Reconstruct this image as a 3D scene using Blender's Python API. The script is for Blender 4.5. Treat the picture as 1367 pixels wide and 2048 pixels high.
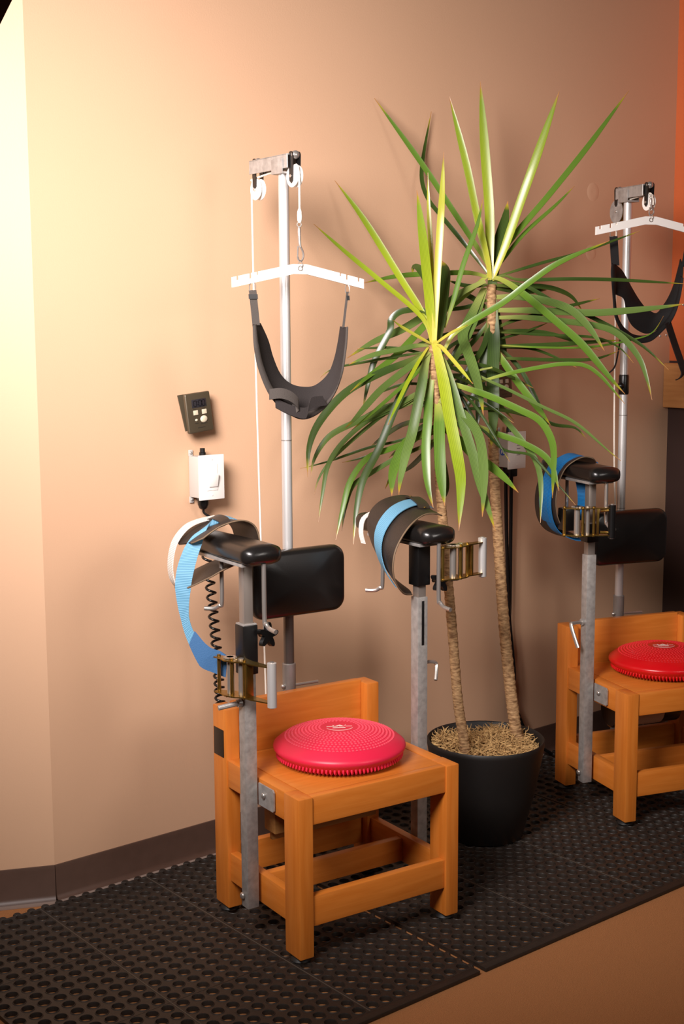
import bpy, bmesh, math, random
from mathutils import Vector as V, Matrix
R = math.radians
for o in list(bpy.data.objects): bpy.data.objects.remove(o)
scene = bpy.context.scene
COL = scene.collection
rnd = random.Random(7)

# ------------------------------------------------------------------ camera
# world: X runs along the long tan wall, Y points into that wall, floor is z = 0
F_PX, PITCH, CAM_H, ROLL = 2684.39, .1402, 1.55, -.0056
YAW = R(50.7)
CAM = V((-1.589, -3.177, CAM_H))
_r0 = V((math.sin(YAW), -math.cos(YAW), 0)); _f0 = V((math.cos(YAW), math.sin(YAW), 0))
_fw = (_f0*math.cos(PITCH) + V((0, 0, -math.sin(PITCH)))).normalized()
_up = (_f0*math.sin(PITCH) + V((0, 0, math.cos(PITCH)))).normalized()
CR = _r0*math.cos(ROLL) + _up*math.sin(ROLL)
CU = -_r0*math.sin(ROLL) + _up*math.cos(ROLL)
cam_d = bpy.data.cameras.new('camera'); cam = bpy.data.objects.new('camera', cam_d); COL.objects.link(cam)
cam_d.sensor_fit = 'VERTICAL'; cam_d.sensor_height = 36; cam_d.sensor_width = 24
cam_d.lens = F_PX/2048*36; cam_d.clip_start = .05
m = Matrix((( CR.x, CU.x, -_fw.x, CAM.x), (CR.y, CU.y, -_fw.y, CAM.y), (CR.z, CU.z, -_fw.z, CAM.z), (0, 0, 0, 1)))
cam.matrix_world = m
scene.camera = cam
def at(u, v, d):
    """survey helper: the point seen at pixel (u, v), d metres in front of the camera plane"""
    return CAM + (_fw + CR*((u-683.5)/F_PX) - CU*((v-1024)/F_PX))*d

# ------------------------------------------------------------------ world, lights, exposure
world = bpy.data.worlds.new('world'); scene.world = world; world.use_nodes = True
bg = world.node_tree.nodes['Background']; bg.inputs[0].default_value = (1, .82, .64, 1); bg.inputs[1].default_value = .025
vs = scene.view_settings
vs.view_transform = 'Standard'; vs.look = 'None'; vs.gamma = 1; vs.use_curve_mapping = False; vs.exposure = 0.0
def area_light(name, loc, target, size, power, color, spread=180):
    d = bpy.data.lights.new(name, 'AREA'); d.shape = 'DISK'; d.size = size; d.energy = power; d.color = color; d.spread = R(spread)
    o = bpy.data.objects.new(name, d); COL.objects.link(o); o.location = loc
    o.rotation_euler = (V(target)-V(loc)).to_track_quat('-Z', 'Y').to_euler()
    return o
SOFT_R = .70; SOFT_C = V((-1.25, -1.55, 2.30)); SOFT_N = (V((.7, 0, 1.55))-SOFT_C).normalized()
area_light('softbox_light', SOFT_C + SOFT_N*.036, V((1.05, 0, 1.44)), 1.0, 46, (1, .915, .89), 92)
area_light('front_lamp_light', (.9, -3.6, 2.0), (.80, -.3, 1.0), 1.1, 3.6, (1, .92, .85), 60)

# ------------------------------------------------------------------ materials
MATS = {}
def lin(c): return tuple(((x/255+.055)/1.055)**2.4 if x > 10.3 else x/255/12.92 for x in c)
def mat(name, rgb, rough=.5, metal=0., bump=None, var=None, spec=.5, coat=0., scale=(1, 1, 1)):
    """rgb 0-255 sRGB; bump=(noise scale, strength); var=(noise scale, rgb2, amount)"""
    if name in MATS: return MATS[name]
    M = bpy.data.materials.new(name); M.use_nodes = True; nt = M.node_tree; b = nt.nodes['Principled BSDF']
    col = lin(rgb)
    b.inputs['Base Color'].default_value = (*col, 1); b.inputs['Roughness'].default_value = rough
    b.inputs['Metallic'].default_value = metal; b.inputs['Specular IOR Level'].default_value = spec
    b.inputs['Coat Weight'].default_value = coat; b.inputs['Coat Roughness'].default_value = .15
    if bump or var:
        tc = nt.nodes.new('ShaderNodeTexCoord'); mp = nt.nodes.new('ShaderNodeMapping'); mp.inputs['Scale'].default_value = scale
        nt.links.new(tc.outputs['Object'], mp.inputs[0])
    if var:
        n = nt.nodes.new('ShaderNodeTexNoise'); n.inputs['Scale'].default_value = var[0]; n.inputs['Detail'].default_value = 6
        nt.links.new(mp.outputs[0], n.inputs['Vector'])
        r = nt.nodes.new('ShaderNodeValToRGB'); r.color_ramp.elements[0].position = .5-var[2]/2; r.color_ramp.elements[1].position = .5+var[2]/2
        r.color_ramp.elements[0].color = (*lin(var[1]), 1); r.color_ramp.elements[1].color = (*col, 1)
        nt.links.new(n.outputs['Fac'], r.inputs[0]); nt.links.new(r.outputs[0], b.inputs['Base Color'])
    if bump:
        n = nt.nodes.new('ShaderNodeTexNoise'); n.inputs['Scale'].default_value = bump[0]; n.inputs['Detail'].default_value = 4
        nt.links.new(mp.outputs[0], n.inputs['Vector'])
        bp = nt.nodes.new('ShaderNodeBump'); bp.inputs['Strength'].default_value = bump[1]; bp.inputs['Distance'].default_value = .002
        nt.links.new(n.outputs['Fac'], bp.inputs['Height']); nt.links.new(bp.outputs[0], b.inputs['Normal'])
    MATS[name] = M
    return M
def wood(axis):
    sc = {'x': (1.5, 18, 18), 'y': (18, 1.5, 18), 'z': (18, 18, 1.5)}[axis]
    name = 'honey_wood_'+axis
    if name in MATS: return MATS[name]
    M = bpy.data.materials.new(name); M.use_nodes = True; nt = M.node_tree; b = nt.nodes['Principled BSDF']
    tc = nt.nodes.new('ShaderNodeTexCoord'); mp = nt.nodes.new('ShaderNodeMapping'); mp.inputs['Scale'].default_value = sc
    nt.links.new(tc.outputs['Object'], mp.inputs[0])
    n = nt.nodes.new('ShaderNodeTexNoise'); n.inputs['Scale'].default_value = 3.2; n.inputs['Detail'].default_value = 8; n.inputs['Distortion'].default_value = .6
    nt.links.new(mp.outputs[0], n.inputs['Vector'])
    r = nt.nodes.new('ShaderNodeValToRGB'); e = r.color_ramp.elements
    e[0].position = .3; e[0].color = (*lin((200, 112, 36)), 1); e[1].position = .72; e[1].color = (*lin((216, 130, 52)), 1)
    nt.links.new(n.outputs['Fac'], r.inputs[0]); nt.links.new(r.outputs[0], b.inputs['Base Color'])
    b.inputs['Roughness'].default_value = .38; b.inputs['Coat Weight'].default_value = .25; b.inputs['Coat Roughness'].default_value = .25
    MATS[name] = M
    return M
def webbing(name, rgb, rgb2):
    """ribbed nylon webbing: fine ribs across the strap (v runs along it)"""
    if name in MATS: return MATS[name]
    M = bpy.data.materials.new(name); M.use_nodes = True; nt = M.node_tree; b = nt.nodes['Principled BSDF']
    uv = nt.nodes.new('ShaderNodeUVMap'); uv.uv_map = 'UVMap'
    sp = nt.nodes.new('ShaderNodeSeparateXYZ'); nt.links.new(uv.outputs[0], sp.inputs[0])
    mul = nt.nodes.new('ShaderNodeMath'); mul.operation = 'MULTIPLY'; mul.inputs[1].default_value = 2*math.pi/.0042
    nt.links.new(sp.outputs[1], mul.inputs[0])
    sn = nt.nodes.new('ShaderNodeMath'); sn.operation = 'SINE'; nt.links.new(mul.outputs[0], sn.inputs[0])
    ad = nt.nodes.new('ShaderNodeMath'); ad.operation = 'MULTIPLY_ADD'; ad.inputs[1].default_value = .5; ad.inputs[2].default_value = .5
    nt.links.new(sn.outputs[0], ad.inputs[0])
    mx = nt.nodes.new('ShaderNodeMix'); mx.data_type = 'RGBA'
    nt.links.new(ad.outputs[0], mx.inputs[0]); mx.inputs[6].default_value = (*lin(rgb2), 1); mx.inputs[7].default_value = (*lin(rgb), 1)
    nt.links.new(mx.outputs[2], b.inputs['Base Color']); b.inputs['Roughness'].default_value = .6
    bp = nt.nodes.new('ShaderNodeBump'); bp.inputs['Strength'].default_value = .5; bp.inputs['Distance'].default_value = .001
    nt.links.new(ad.outputs[0], bp.inputs['Height']); nt.links.new(bp.outputs[0], b.inputs['Normal'])
    MATS[name] = M
    return M
def leaf_mat(name, base, mid, end, tip=(186, 134, 78), tip_at=.975, trans=.3):
    if name in MATS: return MATS[name]
    M = bpy.data.materials.new(name); M.use_nodes = True; nt = M.node_tree; b = nt.nodes['Principled BSDF']; out = nt.nodes['Material Output']
    uv = nt.nodes.new('ShaderNodeUVMap'); uv.uv_map = 'UVMap'
    sp = nt.nodes.new('ShaderNodeSeparateXYZ'); nt.links.new(uv.outputs[0], sp.inputs[0])
    r = nt.nodes.new('ShaderNodeValToRGB'); e = r.color_ramp.elements
    e[0].position = 0; e[0].color = (*lin(base), 1); e[1].position = .22; e[1].color = (*lin(mid), 1)
    for p, c in ((tip_at-.075, end), (tip_at-.02, (170, 156, 44)), (tip_at, tip)):
        k = e.new(p); k.color = (*lin(c), 1)
    nt.links.new(sp.outputs[1], r.inputs[0])
    # pale fine veins running along the blade
    w = nt.nodes.new('ShaderNodeMath'); w.operation = 'MULTIPLY'; w.inputs[1].default_value = 44; nt.links.new(sp.outputs[0], w.inputs[0])
    sn = nt.nodes.new('ShaderNodeMath'); sn.operation = 'SINE'; nt.links.new(w.outputs[0], sn.inputs[0])
    mr = nt.nodes.new('ShaderNodeMapRange'); mr.inputs[1].default_value = -1; mr.inputs[2].default_value = 1; mr.inputs[3].default_value = .82; mr.inputs[4].default_value = 1.12
    nt.links.new(sn.outputs[0], mr.inputs[0])
    mx = nt.nodes.new('ShaderNodeVectorMath'); mx.operation = 'SCALE'; nt.links.new(r.outputs[0], mx.inputs[0]); nt.links.new(mr.outputs[0], mx.inputs['Scale'])
    nt.links.new(mx.outputs[0], b.inputs['Base Color']); b.inputs['Roughness'].default_value = .27; b.inputs['Specular IOR Level'].default_value = .55
    t = nt.nodes.new('ShaderNodeBsdfTranslucent'); nt.links.new(mx.outputs[0], t.inputs[0])
    ms = nt.nodes.new('ShaderNodeMixShader'); ms.inputs[0].default_value = trans
    nt.links.new(b.outputs[0], ms.inputs[1]); nt.links.new(t.outputs[0], ms.inputs[2]); nt.links.new(ms.outputs[0], out.inputs[0])
    MATS[name] = M
    return M

WALL = mat('tan_wall_paint', (212, 172, 140), .55, bump=(220, .12), var=(1.3, (208, 168, 135), .5))
ORANGE = mat('orange_wall_paint', (208, 104, 54), .55, bump=(220, .1))
DARKPANEL = mat('dark_wainscot', (58, 40, 36), .5)
BASEB = mat('brown_rubber_base', (88, 66, 56), .42, var=(30, (80, 60, 50), .6))
TOE = mat('grey_base_toe', (146, 128, 118), .55)
CARPET = mat('brown_carpet', (196, 138, 90), .95, bump=(900, 1.0), var=(420, (168, 112, 70), .5), spec=.1)
RUBBER = mat('black_rubber_mat', (38, 34, 31), .48, bump=(300, .25), var=(40, (50, 42, 36), .5), spec=.4)
SEAM = mat('mat_seam_rubber', (74, 66, 58), .5)
VINYL = mat('black_vinyl', (24, 22, 21), .27, bump=(420, .10), spec=.55)
LEATHER = mat('black_leather', (38, 32, 29), .45, bump=(260, .3), var=(20, (48, 40, 34), .6), spec=.5)
LEATHEREDGE = mat('tan_leather_edge', (112, 92, 70), .7)
BLACKPLASTIC = mat('black_plastic', (16, 15, 15), .3)
BLACKPAINT = mat('black_painted_steel', (18, 17, 17), .35)
CHROME = mat('brushed_chrome', (196, 190, 184), .28, .8)
ZINC = mat('galvanised_steel', (186, 182, 178), .42, .45, bump=(320, .25), var=(60, (150, 146, 142), .5))
TUBE = mat('worn_steel_tube', (164, 160, 156), .38, .5, var=(26, (130, 124, 118), .45), scale=(1, 1, .35))
ALU = mat('satin_aluminium', (208, 206, 204), .38, .55)
BRASS = mat('yellow_zinc_plate', (196, 160, 84), .25, .95, var=(30, (160, 128, 60), .5))
WHITEP = mat('white_plastic', (240, 236, 230), .4)
ROPE = mat('white_cord', (236, 226, 212), .8, bump=(700, .6))
GREYBOX = mat('grey_pvc', (188, 184, 178), .5)
NEOPRENE = mat('charcoal_neoprene', (50, 45, 44), .85, bump=(500, .5), spec=.2)
NEOEDGE = mat('charcoal_webbing', (70, 64, 60), .8, bump=(500, .5), spec=.2)
BLACKFAB = mat('black_neoprene', (26, 24, 24), .75, bump=(500, .4), spec=.25)
RED = mat('red_vinyl', (222, 34, 70), .42, spec=.55)
RED2 = mat('bright_red_vinyl', (204, 14, 22), .28, spec=.5)
LOGO = mat('white_print', (248, 214, 206), .5)
POT = mat('matt_black_pot', (18, 16, 15), .55, var=(9, (23, 19, 17), .5))
SOIL = mat('dark_soil', (40, 28, 18), .95, bump=(90, 1))
MOSS = mat('dry_spanish_moss', (214, 178, 120), .9, var=(35, (150, 112, 66), .7))
BARK = mat('pale_ringed_bark', (196, 158, 112), .8, bump=(120, 1.0), var=(95, (118, 84, 52), .35), scale=(.6, .6, 1.8))
TIMER = mat('olive_grey_case', (86, 76, 60), .4, .35)
LCD = mat('dark_lcd', (46, 44, 48), .2)
LCDSEG = mat('lcd_segments', (12, 12, 14), .3)
CREAM = mat('cream_buttons', (214, 202, 176), .5)
MARK = mat('dark_print', (40, 36, 30), .6)
RAWWOOD = mat('raw_pine_board', (170, 122, 66), .6, var=(14, (142, 98, 50), .6), scale=(1, 6, 6))
TRIMWOOD = mat('oak_chair_rail', (206, 150, 92), .5, var=(10, (186, 128, 74), .6), scale=(1, 1, 9))
BLUE1 = webbing('pale_blue_webbing', (112, 166, 194), (84, 140, 174))
BLUE2 = webbing('blue_webbing', (20, 124, 190), (10, 92, 150))
NAVY = mat('blue_folded_webbing', (50, 96, 142), .7, bump=(400, .5))
WHITEWEB = webbing('white_webbing', (240, 234, 226), (206, 198, 190))

# ------------------------------------------------------------------ mesh helpers
class MB:
    def __init__(s): s.v = []; s.f = []; s.uv = {}
    def add(s, vs_, fs, uvs=None):
        b = len(s.v); s.v += [tuple(x) for x in vs_]
        for i, f in enumerate(fs):
            if uvs: s.uv[len(s.f)] = uvs[i]
            s.f.append(tuple(b+k for k in f))
        return s
    def box(s, a, b, bevel=0, seg=2):
        a, b = V(a), V(b)
        lo = V((min(a.x, b.x), min(a.y, b.y), min(a.z, b.z))); hi = V((max(a.x, b.x), max(a.y, b.y), max(a.z, b.z)))
        bm = bmesh.new(); bmesh.ops.create_cube(bm, size=1)
        for v in bm.verts: v.co = V((lo[i]+(v.co[i]+.5)*(hi[i]-lo[i]) for i in range(3)))
        if bevel: bmesh.ops.bevel(bm, geom=list(bm.edges), offset=bevel, segments=seg, profile=.6, affect='EDGES')
        bm.verts.index_update(); s.add([v.co for v in bm.verts], [[v.index for v in f.verts] for f in bm.faces]); bm.free()
        return s
    def tube(s, path, r, n=10, cap=True, flat=1., up=None):
        path = [V(p) for p in path]; k = len(path)
        rs = r if isinstance(r, (list, tuple)) else [r]*k
        T = []
        for i in range(k):
            t = path[min(i+1, k-1)]-path[max(i-1, 0)]; T.append(t.normalized() if t.length > 1e-9 else V((0, 0, 1)))
        ref = V(up) if up else (V((0, 0, 1)) if abs(T[0].z) < .9 else V((1, 0, 0)))
        nrm = (ref-T[0]*ref.dot(T[0])).normalized(); vs_ = []
        for i in range(k):
            nrm = nrm-T[i]*nrm.dot(T[i]); nrm.normalize(); bi = T[i].cross(nrm)
            for j in range(n):
                a = 2*math.pi*j/n; vs_.append(path[i]+(nrm*math.cos(a)*flat+bi*math.sin(a))*rs[i])
        fs = [(i*n+j, i*n+(j+1) % n, (i+1)*n+(j+1) % n, (i+1)*n+j) for i in range(k-1) for j in range(n)]
        if cap: fs += [tuple(range(n-1, -1, -1)), tuple((k-1)*n+j for j in range(n))]
        return s.add(vs_, fs)
    def cyl(s, a, b, r, n=16): return s.tube([a, b], r, n)
    def lathe(s, prof, n=32, c=(0, 0, 0), close=True):
        c = V(c); k = len(prof); vs_ = []
        for (r, z) in prof:
            for j in range(n):
                a = 2*math.pi*j/n; vs_.append((c.x+r*math.cos(a), c.y+r*math.sin(a), c.z+z))
        fs = [(i*n+j, i*n+(j+1) % n, (i+1)*n+(j+1) % n, (i+1)*n+j) for i in range(k-1) for j in range(n)]
        if close: fs += [tuple(range(n-1, -1, -1)), tuple((k-1)*n+j for j in range(n))]
        return s.add(vs_, fs)
    def ribbon(s, path, wid, th=.002, scale_w=None):
        """strap: path points, wid = list of half-width vectors; closed band with thickness, uv v = length"""
        path = [V(p) for p in path]; wid = [V(w) for w in wid]; k = len(path); vs_ = []; L = [0]
        for i in range(1, k): L.append(L[-1]+(path[i]-path[i-1]).length)
        for i in range(k):
            t = (path[min(i+1, k-1)]-path[max(i-1, 0)]).normalized(); n = t.cross(wid[i])
            n = n.normalized()*th*.5 if n.length > 1e-9 else V((0, 0, th*.5))
            for q in (path[i]-wid[i]-n, path[i]+wid[i]-n, path[i]+wid[i]+n, path[i]-wid[i]+n): vs_.append(q)
        fs = []; uvs = []
        for i in range(k-1):
            for j in range(4):
                a, b = i*4+j, i*4+(j+1) % 4; fs.append((a, b, b+4, a+4))
                u0, u1 = ((0, 1), (1, 1), (1, 0), (0, 0))[j]; uvs.append(((u0, L[i]), (u1, L[i]), (u1, L[i+1]), (u0, L[i+1])))
        fs += [(3, 2, 1, 0), tuple((k-1)*4+j for j in range(4))]; uvs += [((0, 0),)*4]*2
        return s.add(vs_, fs, uvs)
    def prism(s, poly, o, ax, ay, az, th):
        """polygon in plane (ax, ay) at o, extruded along az by th"""
        o, ax, ay, az = V(o), V(ax), V(ay), V(az); n = len(poly)
        vs_ = [o+ax*x+ay*y for x, y in poly]+[o+ax*x+ay*y+az*th for x, y in poly]
        fs = [tuple(range(n-1, -1, -1)), tuple(range(n, 2*n))]+[(i, (i+1) % n, n+(i+1) % n, n+i) for i in range(n)]
        return s.add(vs_, fs)
    def ball(s, c, r, sc=(1, 1, 1), n=12, h=8):
        prof = [(max(1e-4, math.sin(math.pi*i/h)), -math.cos(math.pi*i/h)) for i in range(h+1)]; t = MB().lathe(prof, n)
        c = V(c); return s.add([(c.x+x*r*sc[0], c.y+y*r*sc[1], c.z+z*r*sc[2]) for x, y, z in t.v], t.f)
    def torus(s, c, R_, r, axis=(0, 1, 0), n=20, k=8):
        ax = V(axis).normalized(); a = ax.orthogonal().normalized(); b = ax.cross(a); c = V(c)
        pts = [c+(a*math.cos(2*math.pi*i/n)+b*math.sin(2*math.pi*i/n))*R_ for i in range(n+1)]
        return s.tube(pts, r, k, cap=False)
    def mesh(s, name, material, smooth=35):
        me = bpy.data.meshes.new(name); me.from_pydata(s.v, [], s.f); me.materials.append(material)
        bm = bmesh.new(); bm.from_mesh(me); bmesh.ops.recalc_face_normals(bm, faces=bm.faces); bm.to_mesh(me); bm.free()
        if s.uv:
            ul = me.uv_layers.new(name='UVMap')
            # recalc may flip loop order: match by vertex
            for fi, uvs in s.uv.items():
                p = me.polygons[fi]; src = dict(zip(s.f[fi], uvs))
                for li in p.loop_indices: ul.data[li].uv = src[me.loops[li].vertex_index]
        if smooth:
            for p in me.polygons: p.use_smooth = True
            me.set_sharp_from_angle(angle=R(smooth))
        return me
    def build(s, name, material, parent=None, smooth=35, label=None):
        o = bpy.data.objects.new(name, s.mesh(name, material, smooth)); COL.objects.link(o)
        if parent: o.parent = parent
        if label: o['label'] = label
        return o
def thing(name, label, cat, loc=(0, 0, 0), rz=0, group=None):
    o = bpy.data.objects.new(name, None); COL.objects.link(o); o.location = loc; o.rotation_euler = (0, 0, rz); o.empty_display_size = .05
    return tag(o, label, cat, group)
def tag(o, label, cat, group=None):
    o['label'] = label; o['category'] = cat
    if group: o['group'] = group
    return o
def struct(o, label=None):
    o['kind'] = 'structure'
    if label: o['label'] = label
    return o
def smooth_path(pts, n=6):
    """Catmull-Rom through the points"""
    P = [V(p) for p in pts]; out = []
    for i in range(len(P)-1):
        p0, p1, p2, p3 = P[max(i-1, 0)], P[i], P[i+1], P[min(i+2, len(P)-1)]
        for j in range(n):
            t = j/n; out.append(.5*((2*p1)+(p2-p0)*t+(2*p0-5*p1+4*p2-p3)*t*t+(3*p1-p0-3*p2+p3)*t**3))
    return out+[P[-1]]
def lerp_list(vals, n):
    out = []
    for i in range(n):
        t = i/(n-1)*(len(vals)-1); k = min(int(t), len(vals)-2); out.append(V(vals[k]).lerp(V(vals[k+1]), t-k))
    return out

# ------------------------------------------------------------------ the room
WX = 2.62                                                     # inside corner with the orange wall
struct(MB().box((-6, -7, -.05), (WX+.1, 1.0, 0)).build('floor', CARPET), 'brown low-pile carpet')
struct(MB().box((0, 0, 0), (WX+.12, .12, 2.9)).build('wall_back', WALL), 'long tan painted wall')
FA = R(25)                                                    # the short wall turns away at the outside corner
fdir = V((-math.cos(FA), math.sin(FA), 0)); fn = V((math.sin(FA), math.cos(FA), 0))
struct(MB().prism([(0, 0), (2.6, 0), (2.6, 2.9), (0, 2.9)], (0, 0, 0), fdir, (0, 0, 1), fn, .12).build('wall_left', WALL), 'tan wall turning away at the left corner')
wr = MB().box((WX, -6, 1.40), (WX+.12, 0, 2.9)).build('wall_right', ORANGE)
struct(wr, 'orange wall above an oak chair rail')
wd = MB().box((WX, -6, 0), (WX+.12, 0, 1.40)).build('wainscot_panel', DARKPANEL, wr); wd['label'] = 'dark brown lower wall panel'
struct(MB().box((WX-.035, -6, 1.225), (WX, -.001, 1.392), .003).build('trim_1', TRIMWOOD), 'oak chair rail board')
def baseboard(name, o, d, n, length):
    """rubber cove base: a profile swept along d, n points into the room"""
    o, d, n = V(o), V(d), V(n)
    prof = [(0, .0015), (.022, .0015), (.0115, .008), (.0065, .019), (.005, .09), (.003, .1), (0, .101)]
    b = MB(); k = len(prof)
    vs_ = [o+n*a+V((0, 0, z)) for a, z in prof]+[o+d*length+n*a+V((0, 0, z)) for a, z in prof]
    b.add(vs_, [tuple(range(k)), tuple(range(2*k-1, k-1, -1))]+[(i, i+1, k+i+1, k+i) for i in range(k-1)])
    s = struct(b.build(name, BASEB, None, 40))
    MB().prism([(0, 0), (length, 0), (length, .03), (0, .03)], o+V((0, 0, .0005)), d, n, (0, 0, 1), .0045).build('toe_strip', TOE, s, 0)
    return s
baseboard('baseboard_back', (0, 0, 0), (1, 0, 0), (0, -1, 0), WX)
baseboard('baseboard_left', (0, 0, 0), fdir, -fn, 2.5)
baseboard('baseboard_right', (WX, 0, 0), (0, -1, 0), (-1, 0, 0), 5)
for k, (x, z) in enumerate(((2.16, 2.0), (2.155, 1.79))):     # two filled and repainted screw holes in the wall
    MB().lathe([(.032-.004*k, 0), (.026-.004*k, .0012), (.012, .0016), (.001, .0012)], 24).build('filler_patch', mat('patch_paint', (214, 176, 144), .4), bpy.data.objects['wall_back']).matrix_local = Matrix.Translation((x, 0, z)) @ Matrix.Rotation(R(90), 4, 'X')

# ------------------------------------------------------------------ rubber drainage mats
SQ = .3255; MAT_Z = .0125
def mat_square_mesh():
    b = MB(); N = 8; p = SQ/N; n = 16; r0, r1 = .0148, .0138
    for i in range(N):
        for j in range(N):
            cx, cy = (i+.5)*p, (j+.5)*p; h = p/2-(.0 if 0 < i < N-1 else 0)
            sq = []; c0 = []
            for k in range(n):
                a = 2*math.pi*(k+.5)/n; dx, dy = math.cos(a), math.sin(a); q = h/max(abs(dx), abs(dy))
                sq.append((cx+dx*q, cy+dy*q)); c0.append((dx, dy))
            for k in (1, 5, 9, 13): pass
            vs_ = [(x, y, MAT_Z-.0015) for x, y in sq]
            vs_ += [(cx+dx*.0165, cy+dy*.0165, MAT_Z-.0015) for dx, dy in c0]
            vs_ += [(cx+dx*.0157, cy+dy*.0157, MAT_Z-.0002) for dx, dy in c0]
            vs_ += [(cx+dx*r0, cy+dy*r0, MAT_Z) for dx, dy in c0]
            vs_ += [(cx+dx*r1, cy+dy*r1, MAT_Z-.0022) for dx, dy in c0]
            vs_ += [(cx+dx*r1, cy+dy*r1, .001) for dx, dy in c0]
            fs = [(q*n+k, q*n+(k+1) % n, (q+1)*n+(k+1) % n, (q+1)*n+k) for q in range(5) for k in range(n)]
            # corners of the cell
            base = len(vs_); cor = [(cx+h*sx, cy+h*sy, MAT_Z-.0015) for sx, sy in ((1, 1), (-1, 1), (-1, -1), (1, -1))]; vs_ += cor
            for ci, k in enumerate((1, 5, 9, 13)): fs.append((k, base+ci, k+1))
            b.add(vs_, fs)
    # skirt
    z0, z1 = .001, MAT_Z-.0015
    b.add([(0, 0, z0), (SQ, 0, z0), (SQ, SQ, z0), (0, SQ, z0), (0, 0, z1), (SQ, 0, z1), (SQ, SQ, z1), (0, SQ, z1)], [(0, 1, 5, 4), (1, 2, 6, 5), (2, 3, 7, 6), (3, 0, 4, 7)])
    me = bpy.data.meshes.new('mat_square'); me.from_pydata(b.v, [], b.f); me.materials.append(RUBBER)
    bm = bmesh.new(); bm.from_mesh(me); bmesh.ops.recalc_face_normals(bm, faces=bm.faces)
    if sum(f.normal.z for f in bm.faces) < 0: bmesh.ops.reverse_faces(bm, faces=bm.faces)
    bm.to_mesh(me); bm.free()
    for pl in me.polygons: pl.use_smooth = True
    me.set_sharp_from_angle(angle=R(30))
    return me
SQM = mat_square_mesh()
KNOB = MB().lathe([(.011, .001), (.011, MAT_Z-.004), (.0085, MAT_Z-.001)], 10).mesh('edge_knob', RUBBER)
def floor_mat(x0, y0, label, knobs_right):
    t = thing('floor_mat', label, 'mat', (x0, y0, 0), 0, 'perforated rubber floor mats')
    for i in range(3):
        for j in range(3):
            o = bpy.data.objects.new('mat_square', SQM); COL.objects.link(o); o.parent = t; o.location = (i*SQ, j*SQ, 0)
    g = MB()                                                  # raised seams between squares
    for k in (1, 2):
        g.box((k*SQ-.0015, .004, .004), (k*SQ+.0015, 3*SQ-.004, MAT_Z-.0004), .0006, 1)
    g.build('seam_rib', SEAM, t)
    g = MB()
    for k in (1, 2): g.box((.004, k*SQ-.0012, .004), (3*SQ-.004, k*SQ+.0012, MAT_Z-.001), .0005, 1)
    g.build('seam_rib', BLACKPAINT, t)
    e = MB().box((-.002, -.022, .0005), (3*SQ, .001, MAT_Z-.0012), .003, 2); e.build('front_border', RUBBER, t)
    for i in range(24):
        o = bpy.data.objects.new('edge_knob', KNOB); COL.objects.link(o); o.parent = t; o.location = ((i+.5)*SQ/8, 3*SQ+.006, 0)
    if knobs_right:
        for i in range(24):
            o = bpy.data.objects.new('edge_knob', KNOB); COL.objects.link(o); o.parent = t; o.location = (3*SQ+.008, (i+.5)*SQ/8, 0); o.scale = (.7, .7, .7)
MY = -1.017
floor_mat(-.391-.004, MY, 'black perforated rubber mat under the nearer wooden chair', True)
floor_mat(.602, MY, 'black perforated rubber mat under the plant pot', False)
floor_mat(.602+3*SQ+.006, MY, 'black perforated rubber mat at the right under the farther chair', False)

# ------------------------------------------------------------------ traction chair
W, D, LA, LB, HF, HS, HB = .4814, .4276, .040, .070, .027, .430, .565
def wbox(name, a, b, axis, parent, bev=.0035):
    a, b = V(a), V(b); c = (a+b)/2
    o = MB().box(a-c, b-c, bev, 2).build(name, wood(axis), parent); o.location = c
    return o
def hook_rod(parent, x, y, z0, z1, bend, r=.0055):
    b = V(bend); p = [V((x, y, z0)), V((x, y, z1+.02)), V((x, y, z1+.008))+b*.15, V((x, y, z1))+b*.45, V((x, y, z1-.001))+b]
    MB().tube(smooth_path(p, 5), r, 10).build('hook_rod', CHROME, parent)
def star_knob(parent, c, axis):
    c, ax = V(c), V(axis).normalized(); a = ax.orthogonal().normalized(); b = ax.cross(a)
    poly = []
    for k in range(50):
        t = 2*math.pi*k/50; rr = .023+.0095*math.cos(5*t); poly.append((rr*math.cos(t), rr*math.sin(t)))
    k = MB().prism(poly, c, a, b, ax, .013).build('star_knob', BLACKPLASTIC, parent)
    MB().cyl(c-ax*.02, c+ax*.002, .006, 12).build('knob_stem', BLACKPLASTIC, k)
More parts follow.
